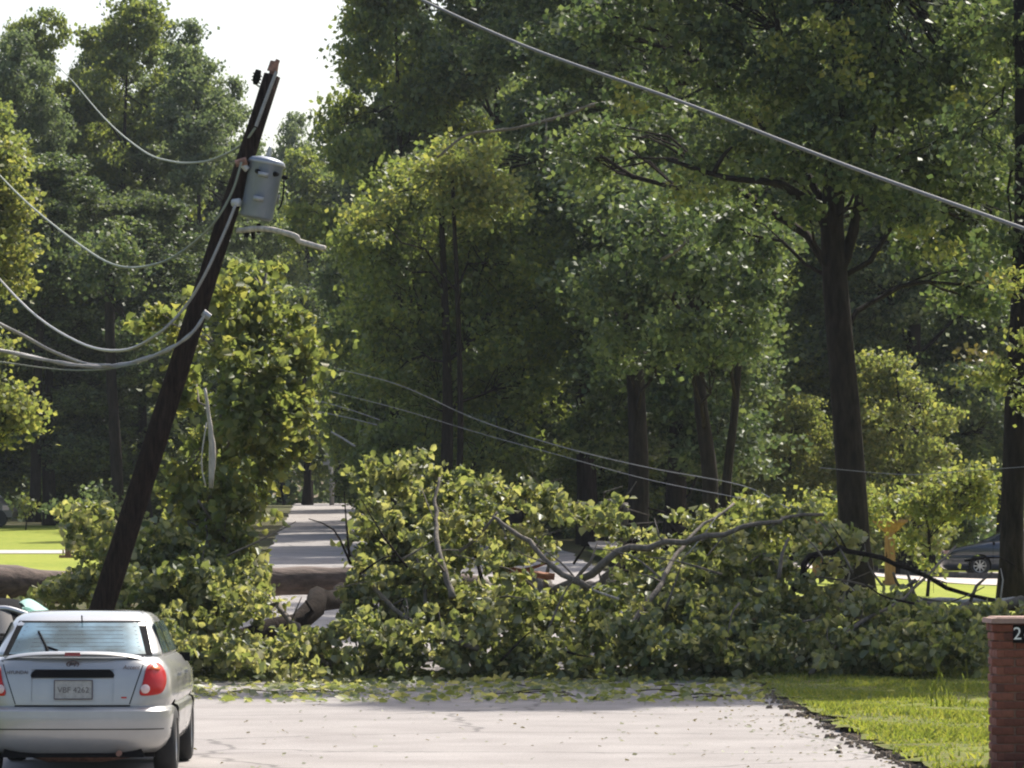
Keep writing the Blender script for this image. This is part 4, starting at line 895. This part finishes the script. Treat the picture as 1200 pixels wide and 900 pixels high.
def car(name, label, loc, rz, paint, detail=True, glass='glass', scale=1.0):
    c = thing(name, label, 'car', loc, rz); c.scale = (scale,) * 3
    low = shell(LOW, (.40, .50, .66, .75)); V = np.concatenate(low.V)
    me = mesh('body', V, low.F, [paint, 'black'], True)
    # wheel arches cut with solid cutters
    bo = bpy.data.objects.new('body_tmp', me); COL.objects.link(bo); cut = MB()
    for y in (.66, 3.10):
        cut.lathe([(0, -1.2), (.335, -1.2), (.335, 1.2), (0, 1.2)], 28, 'x', (0, y, .29))
    cme = mesh('cut', np.concatenate(cut.V), cut.F, 'black'); bmc = bmesh.new(); bmc.from_mesh(cme); bmesh.ops.remove_doubles(bmc, verts=bmc.verts, dist=1e-5); bmesh.ops.recalc_face_normals(bmc, faces=bmc.faces); bmc.to_mesh(cme); bmc.free()
    co = bpy.data.objects.new('cut_tmp', cme); COL.objects.link(co); clip_mesh(me)
    md = bo.modifiers.new('b', 'BOOLEAN'); md.operation = 'DIFFERENCE'; md.object = co; md.solver = 'EXACT'
    nme = bpy.data.meshes.new_from_object(bo.evaluated_get(bpy.context.evaluated_depsgraph_get())); bpy.data.objects.remove(bo); bpy.data.objects.remove(co)
    nme.name = 'body'; body = link('body', nme, c)
    md = None
    try: nme.set_sharp_from_angle(angle=math.radians(32))
    except Exception: pass
    tp = shell(TOP, (1.08, 1.16)); rf = tp.build('cabin', paint, c, True); clip_mesh(rf.data)
    mb = MB(); mb.box((0, 2.1, .22), (1.3, 3.6, .12)); mb.build('underbody', 'black', c)
    for s in (-1, 1):
        for y in (.66, 3.10): wheel(c, s * .73, y, s)
    # side glass
    for s in (-1, 1):
        zr = lambda z: np.interp(z, [1.0, 1.26], [.86, 1.12]); zf = lambda z: np.interp(z, [1.0, 1.26], [2.86, 2.36])
        patch_side(s, lambda z: (zr(z), 1.62), 1.0, 1.255, .006).build('rear_side_window', glass, c, True)
        patch_side(s, lambda z: (1.70, zf(z)), 1.0, 1.255, .006).build('front_side_window', glass, c, True)
        mb = MB(); mb.box((s * .775, 2.70, .93), (.10, .06, .075), taper=.85); mb.build('wing_mirror', 'black', c)
        for y in (1.12, 2.12):
            mb = MB(); mb.box((s * (side_w(.81, y) + .012), y, .82), (.025, .15, .028)); mb.build('door_handle', paint, c)
        for y in (.98, 1.66, 2.72):
            mb = MB(); G = np.array([[np.array([s * (side_w(tabl(LOW, z)[0], yy) + .0015), yy, z]) for yy in (y, y + .012)] for z in np.linspace(.32, .94, 9)]); mb.grid(G if s < 0 else G[:, ::-1]); mb.build('door_gap', 'black', c)
    # windscreen
    def fpt(x, z):
        W, Yr, Yf = tabl(TOP, z); return np.array([x, Yf - .34 + .34 * (1 - (abs(x) / W) ** 3.2) ** .5 + .006, z])
    G = np.array([[fpt(np.interp(z, [1.0, 1.26], [.60, .50]) * t, z) for t in np.linspace(1, -1, 13)] for z in np.linspace(1.0, 1.26, 6)])
    mb = MB(); mb.grid(G); mb.build('windscreen', glass, c, True)
    # rear glass with dark surround
    rg_ = lambda z: (-np.interp(z, [.985, 1.265], [.62, .53]), np.interp(z, [.985, 1.265], [.62, .53]))
    patch_rear(rg_, .985, 1.268, TOP, .006, 16, 6).build('window_surround', 'black', c, True)
    rg2 = lambda z: (-np.interp(z, [1.0, 1.25], [.565, .475]), np.interp(z, [1.0, 1.25], [.565, .475]))
    rw = patch_rear(rg2, 1.0, 1.252, TOP, .014, 16, 6).build('rear_window', glass, c, True)
    # lamps
    def outline(cx, cz, pts): return [(cx + a, cz + b) for a, b in pts]
    def lens(nm, mat, poly, off, thick=.02, par=c, tb=LOW):
        n = len(poly); cxm = np.mean([p[0] for p in poly]); czm = np.mean([p[1] for p in poly])
        V = [rear_pt(cxm, czm, tb, off + .012)]
        for f in (.55, .9, 1.0):
            for (x, z) in poly: V.append(rear_pt(cxm + (x - cxm) * f, czm + (z - czm) * f, tb, off + .012 * (1 - f ** 3) if f < 1 else off))
        for (x, z) in poly: V.append(rear_pt(x, z, tb, -thick))
        Fc = [(0, 1 + k, 1 + (k + 1) % n) for k in range(n)]
        for r_ in range(3): Fc += [(1 + r_ * n + k, 1 + (r_ + 1) * n + k, 1 + (r_ + 1) * n + (k + 1) % n, 1 + r_ * n + (k + 1) % n) for k in range(n)]
        mb = MB(); mb.add(V, Fc); return mb.build(nm, mat, par, True)
    for s in (-1, 1):
        base = curve_pts([(s * .545, .70), (s * .575, .79), (s * .60, .90), (s * .645, .945), (s * .70, .925), (s * .748, .85), (s * .752, .76), (s * .72, .69), (s * .64, .672), (s * .56, .672), (s * .545, .70)], 40)[:-1]
        if s < 0: base = base[::-1]
        tl_ = lens('tail_light', 'red', [tuple(p) for p in base], .012)
        if detail:
            cir = lambda x0, z0, r, k=12: [(x0 + r * math.cos(a) * s, z0 + r * math.sin(a)) for a in np.linspace(0, 2 * math.pi, k, endpoint=False)]
            lens('reverse_lens', 'clear', cir(s * .592, .725, .038), .026, par=c).parent = c
            lens('turn_lens', 'amber', [(s * .61, .885), (s * .66, .925), (s * .71, .895), (s * .70, .872), (s * .65, .885)], .025, par=c)
        # headlight
        mb = MB(); 
        mb.add([(s * .46, 4.10, .60), (s * .72, 3.98, .60), (s * .74, 3.90, .72), (s * .46, 4.02, .73)], [(0, 1, 2, 3)]); mb.box((s * .6, 4.0, .66), (.30, .12, .11), rot=Matrix.Rotation(-s * .35, 3, 'Z')); mb.build('headlight', 'clear', c)
    if detail:
        # boot lid as a raised panel with a recess for the plate
        lidx = lambda z: np.interp(z, [.585, .95], [.455, .575])
        L1 = patch_rear(lambda z: (-lidx(z), -.335), .60, .955, LOW, .012, 6, 8); L1.build('boot_lid', paint, c, True)
        L1 = patch_rear(lambda z: (.335, lidx(z)), .60, .955, LOW, .012, 6, 8); L1.build('boot_lid', paint, c, True)
        L1 = patch_rear(lambda z: (-.335, .335), .885, .955, LOW, .012, 12, 3); L1.build('boot_lid', paint, c, True)
        L1 = patch_rear(lambda z: (-.335 + (z - .6) * .0, .335), .600, .622, LOW, .012, 12, 2); L1.build('boot_lid', paint, c, True)
        hx = lambda z: np.interp(z, [.815, .85, .885], [.335, .345, .30])
        patch_rear(lambda z: (-hx(z), hx(z)), .818, .884, LOW, .018, 12, 3).build('plate_recess', 'black', c, True)
        patch_rear(lambda z: (-.47, .47), .583, .593, LOW, .006, 12, 1).build('boot_gap', 'black', c)
        for s in (-1, 1):
            patch_rear(lambda z: (s * (lidx(z) + .004) - .005, s * (lidx(z) + .004) + .005), .60, .95, LOW, .007, 1, 6).build('boot_gap', 'black', c)
        pt = rear_pt(.01, .72, LOW, .022); mb = MB(); mb.box((0, 0, 0), (.305, .008, .155)); pltp = mb.build('licence_plate', 'plate', c, loc=tuple(pt), rot=(math.radians(-6), 0, 0))
        text_mesh('VBF 4262', .066, 'ink', pltp, 'plate_number', (0, -.006, -.005), ext=.001)
        mb = MB(); mb.box((0, -.003, .0765), (.315, .012, .008)); mb.box((0, -.003, -.0765), (.315, .012, .008)); mb.box((.1545, -.003, 0), (.008, .012, .145)); mb.box((-.1545, -.003, 0), (.008, .012, .145)); mb.build('plate_frame', 'emblem', pltp)
        # round emblem: slanted letter in an oval
        pe = rear_pt(.0, .925, LOW, .016); mb = MB()
        ring_ = [(math.cos(a) * .048, 0, math.sin(a) * .026) for a in np.linspace(0, 2 * math.pi, 25)]; mb.tube(ring_, .006, 5, cap=False)
        mb.tube([(-.028, 0, -.017), (-.012, 0, .020)], .007, 5); mb.tube([(.012, 0, -.020), (.028, 0, .017)], .007, 5); mb.tube([(-.02, 0, -.004), (.02, 0, .004)], .006, 5)
        mb.build('badge', 'emblem', c, loc=tuple(pe))
        p_ = rear_pt(-.45, .86, LOW, .018); text_mesh('HYUNDAI', .040, 'emblem', c, 'lettering', tuple(p_), (math.pi / 2, 0, -.09), ext=.002)
        p_ = rear_pt(.475, .90, LOW, .018); text_mesh('Accent', .048, 'emblem', c, 'lettering', tuple(p_), (math.pi / 2, 0, .09), ext=.002, shear=.3)
        p_ = rear_pt(.42, .655, LOW, .016); mb = MB(); mb.box(p_, (.045, .006, .012)); mb.build('small_red_badge', 'red', c)
        # spoiler on two feet with centre brake light
        def wing(t, k):  # t across, k around section
            x = t * .60; y0 = .19 + .13 * abs(t) ** 2.2; z0 = 1.012 - .055 * abs(t) ** 3; yy, zz = k; return np.array([x, y0 + yy, z0 + zz])
        sec = [(-.085, -.004), (-.06, .014), (0, .020), (.07, .012), (.08, 0), (.02, -.012), (-.06, -.012), (-.085, -.004)]
        G = np.array([[wing(t, k) for k in sec] for t in np.linspace(-1, 1, 25)]); mb = MB(); mb.grid(G); mb.add(G[0][:-1], [tuple(range(7))]); mb.add(G[-1][:-1], [tuple(range(7))[::-1]]); sp = mb.build('spoiler', paint, c, True)
        for s in (-1, 1):
            mb = MB(); mb.box((s * .54, .30, .965), (.06, .12, .05)); mb.build('spoiler_foot', paint, c)
        mb = MB(); mb.box((0, .095, 1.008), (.135, .022, .030), taper=.9); mb.build('centre_brake_light', plain('dark_red_lens', (.22, .015, .02), .25, coat=.6), c)
        # bumper trim lines and lower black valance, reflectors, exhaust, tow hook
        patch_rear(lambda z: (-.80, .80), .395, .402, LOW, .006, 24, 1).build('bumper_seam', 'black', c, True)
        mb = MB(); mb.box((0, .28, .215), (1.16, .34, .10), taper=.95); mb.build('lower_valance', 'black', c)
        mb = MB(); mb.tube([(.38, .02, .20), (.38, .5, .21)], .024, 10); mb.build('exhaust_pipe', 'rust', c)
        mb = MB(); mb.tube([(-.36, .5, .24), (-.22, .42, .20), (.22, .42, .20), (.42, .5, .23)], .09, 10); mb.build('muffler', 'rust', c, True)
        mb = MB(); mb.tube([rear_pt(.01, 1.262, TOP, .01), rear_pt(.01, 1.262, TOP, .05) + [0, 0, .05]], .006, 6); mb.build('antenna', 'black', c)
        mb = MB(); mb.tube([rear_pt(-.34, 1.18, TOP, .02), rear_pt(-.26, 1.06, TOP, .022), rear_pt(-.16, 1.03, TOP, .022)], .010, 5); mb.tube([rear_pt(-.26, 1.06, TOP, .022), rear_pt(-.24, 1.02, TOP, .022)], .014, 5); mb.build('rear_wiper', 'black', c)
        for z in np.linspace(1.03, 1.22, 7):
            xx = np.interp(z, [1.0, 1.25], [.53, .45]); mb = MB(); mb.tube([rear_pt(x, z, TOP, .0155) for x in np.linspace(-xx, xx, 9)], .0012, 3, cap=False); mb.build('heater_line', 'emblem', rw)
        for s in (-1, 1):
            mb = MB(); mb.box((s * .30, 1.02, 1.10), (.26, .10, .17), taper=.8); mb.build('headrest', 'black', c)
    return c

cx = P(84, 0, 35)[0]
car('silver_sedan', 'silver sedan with rear spoiler parked at the left road edge, seen from behind', (cx - .0, 35.0, 0), math.radians(1.3), 'silver')
# dark car further along, only its roof edge and a raised bent pane show
dc = car('black_car', 'black car beyond the silver sedan with pale greenish glass raised over its roof', (-5.55, 43.0, .03), math.radians(4), 'black_paint', False, 'glass_dark')
def lp(px, py, d):
    v = dc.matrix_basis.inverted() @ Vector(P(px, py, d)); return np.array(v)
bpy.context.view_layer.update()
mb = MB(); rows = []
for t in np.linspace(0, 1, 10):
    a = curve_pts([lp(22, 709, 44.6), lp(33, 703, 44.6), lp(42, 705, 44.7), lp(62, 719, 44.9), lp(70, 728, 45)], 13)[int(round(t * 12)) if False else 0:]
top = curve_pts([lp(20, 711, 44.6), lp(26, 704.5, 44.6), lp(34, 702, 44.6), lp(42, 705, 44.7), (lp(54, 713, 44.8)), lp(68, 722, 45)], 20)
G = np.array([top + np.array([-.0, .55 * s, -.05 * s - .09 * s * s]) for s in np.linspace(-.45, 1, 6)]); mb.grid(G); mb.grid((G - [0.02, 0, .09])[:, ::-1])
mb.build('raised_glass', 'pale_plastic', dc, True)
mb = MB(); mb.tube(curve_pts([lp(-12, 714, 44), lp(6, 713, 44), (lp(22, 717, 44)), lp(42, 724, 44)], 10), .03, 7); mb.build('roof_edge_highlight', 'rim', dc, True)  # bright metal strip stands in for sunlight along the roof edge

car('dark_sedan', 'dark blue sedan parked side on across the lawn at the right', (P(1100, 0, 131)[0] + 4.24 * 1.05, 131.0, float(zg(15, 131)) + .05), math.radians(90), 'navy', False, 'glass_dark', 1.06)
# van at the left border
v = thing('grey_van', 'grey van with white roof at the left border behind the lawn', 'van', (P(-28, 0, 146)[0], 146, float(zg(-16, 146)) + .02), math.radians(0))
mb = MB(); pr = [(-1.3, .35), (1.3, .35), (1.34, .55), (1.22, .72), (.98, .80), (.80, 1.02), (-1.3, 1.02)]
mb.add([(x, y, z) for y in (-.8, .8) for x, z in pr], [tuple(range(7))[::-1], tuple(range(7, 14))] + [(k, (k + 1) % 7, 7 + (k + 1) % 7, 7 + k) for k in range(7)]); mb.build('body', plain('grey_paint', (.16, .14, .13), .5), v)
mb = MB(); mb.box((-.2, 0, 1.06), (2.0, 1.55, .08), taper=.95); mb.build('roof', 'white_paint', v)
mb = MB(); mb.box((1.1, -.78, .66), (.22, .1, .16)); mb.build('headlight', 'clear', v)
for x in (-.85, .85):
    mb = MB(); mb.lathe([(0, -.83), (.27, -.83), (.30, -.78), (.30, -.6)], 18, 'y', (x, 0, .30)); mb.build('wheel', 'rubber', v)

# ------------------------------------------------------------------ small far things
gp = 'tan wooden posts with flared tops behind the fallen tree'
def tanpost(px, label):
    d = 104.0; x = (px - 600) / F * d; z = float(zg(x, d)); t = thing('wooden_post', label, 'post', (x, d, z), 0, gp)
    H = CAMH - (607 - HORIZ) / F * d - z
    mb = MB(); mb.box((0, 0, H * .42), (.24, .24, H * .84)); mb.build('shaft', 'tan', t)
    mb = MB(); mb.box((0, 0, H * .87), (.30, .30, H * .10), taper=1.0)
    mb.add([(a * (.15 if k == 0 else .36), b * (.15 if k == 0 else .30), H * (.80 if k == 0 else .93)) for k in (0, 1) for b in (-1, 1) for a in (-1, 1)], [(0, 1, 5, 4), (2, 6, 7, 3), (0, 4, 6, 2), (1, 3, 7, 5), (4, 5, 7, 6)]); mb.build('bracket', 'tan', t)
    mb = MB(); mb.box((0, 0, H * .955), (.80, .62, .07)); mb.build('top_board', 'tan', t)
    mb = MB(); mb.box((0, 0, H * .04), (.34, .34, .16)); mb.build('foot', 'tan', t)
tanpost(958, 'tan post with flared top at the left of the oak trunk')
tanpost(1043, 'tan post with flared top at the right of the oak trunk')

d = 176.0; x = P(960, 0, d)[0]; z = float(zg(x, d))
sh = thing('shed', 'small tan shed with a white eave far behind the left tan post', 'shed', (x, d, z))
HZ = CAMH - (580 - HORIZ) / F * d - z
mb = MB(); mb.box((0, 0, HZ / 2), (2.2, 2.0, HZ)); mb.build('wall', 'tan_wall', sh)
mb = MB(); mb.box((-.1, -.05, HZ + .09), (2.7, 2.5, .16)); mb.build('eave', 'white_paint', sh)
mb = MB(); mb.add([(-1.35, -1.2, HZ + .17), (1.15, -1.2, HZ + .17), (1.15, 1.2, HZ + .17), (-1.35, 1.2, HZ + .17), (-1.35, 0, HZ + .7), (1.15, 0, HZ + .7)], [(0, 1, 5, 4), (2, 3, 4, 5), (0, 4, 3), (1, 2, 5), (0, 3, 2, 1)]); mb.build('roof', 'roof', sh)
mb = MB(); mb.box((.3, -1.01, HZ * .42), (.7, .04, HZ * .8)); mb.build('door', 'roof', sh)

d = 222.0; x, z = P(425, 0, d)[0], float(zg(P(425, 0, d)[0], d))
sg = thing('street_sign', 'green street name sign on a grey post at the far end of the road', 'street sign', (x, d, z))
tz = CAMH - (537 - HORIZ) / F * d - z
mb = MB(); mb.tube([(0, 0, -.2), (0, 0, tz)], .04, 7); mb.build('post', 'steel', sg)
mb = MB(); mb.box((0, -.06, tz - .05), (.52, .03, .20)); mb.build('name_plate', 'sign_green', sg)
mb = MB(); mb.box((.02, -.06, tz - .55), (.42, .03, .62)); mb.build('lower_panel', 'sign_grey', sg)
lpole = thing('broken_pole', 'pale broken pole standing at the left end of the far road', 'pole', P(388, 590, 205))
mb = MB(); b0 = P(388, 590, 205); mb.tube([P(389, 592, 205) - b0, P(389, 565, 205) - b0, P(387, 545, 205) - b0, P(380, 524, 205) - b0], [.11, .12, .10, .05], 8, jit=.15); mb.build('shaft', 'wood_pale', lpole, True)
mb = MB(); mb.box(P(382, 543, 205) - b0, (.28, .2, .16)); mb.build('fitting', 'steel', lpole)
mb = MB(); mb.tube([P(396, 558, 204), P(402, 571, 204), P(408, 583, 204)], [.03, .04, .04], 6, jit=.2)
tag(mb.build('dead_branch', 'wood_pale', smooth=True), 'thin pale stick leaning right of the broken far pole', 'branch')
# garden bench-like yellow board beside left shrubs
mb = MB(); 
o = thing('wooden_board', 'small sunlit tan board standing in the bushes left of the leaning pole', 'board', P(84, 655, 72))
mb.box((0, 0, .04), (.42, .05, .05)); mb.build('rail', 'tan', o); mb = MB(); mb.box((-.06, 0, .15), (.10, .05, .18)); mb.build('upright', 'tan', o)

# ------------------------------------------------------------------ air between the camera and the far woods
hz, t_, n_, l_, b_ = newmat('haze_air'); n_.remove(b_)
pv = n_.new("ShaderNodeVolumePrincipled"); pv.inputs["Color"].default_value = (.86, .93, 1.0, 1); pv.inputs["Density"].default_value = .00012; pv.inputs["Anisotropy"].default_value = .1
l_.new(pv.outputs[0], n_["Material Output"].inputs["Volume"])
mb = MB(); mb.box((0, 110, 21), (600, 640, 46)); link('haze', mesh('haze', np.concatenate(mb.V), mb.F, hz), kind='stuff')
S.cycles.volume_bounces = 0
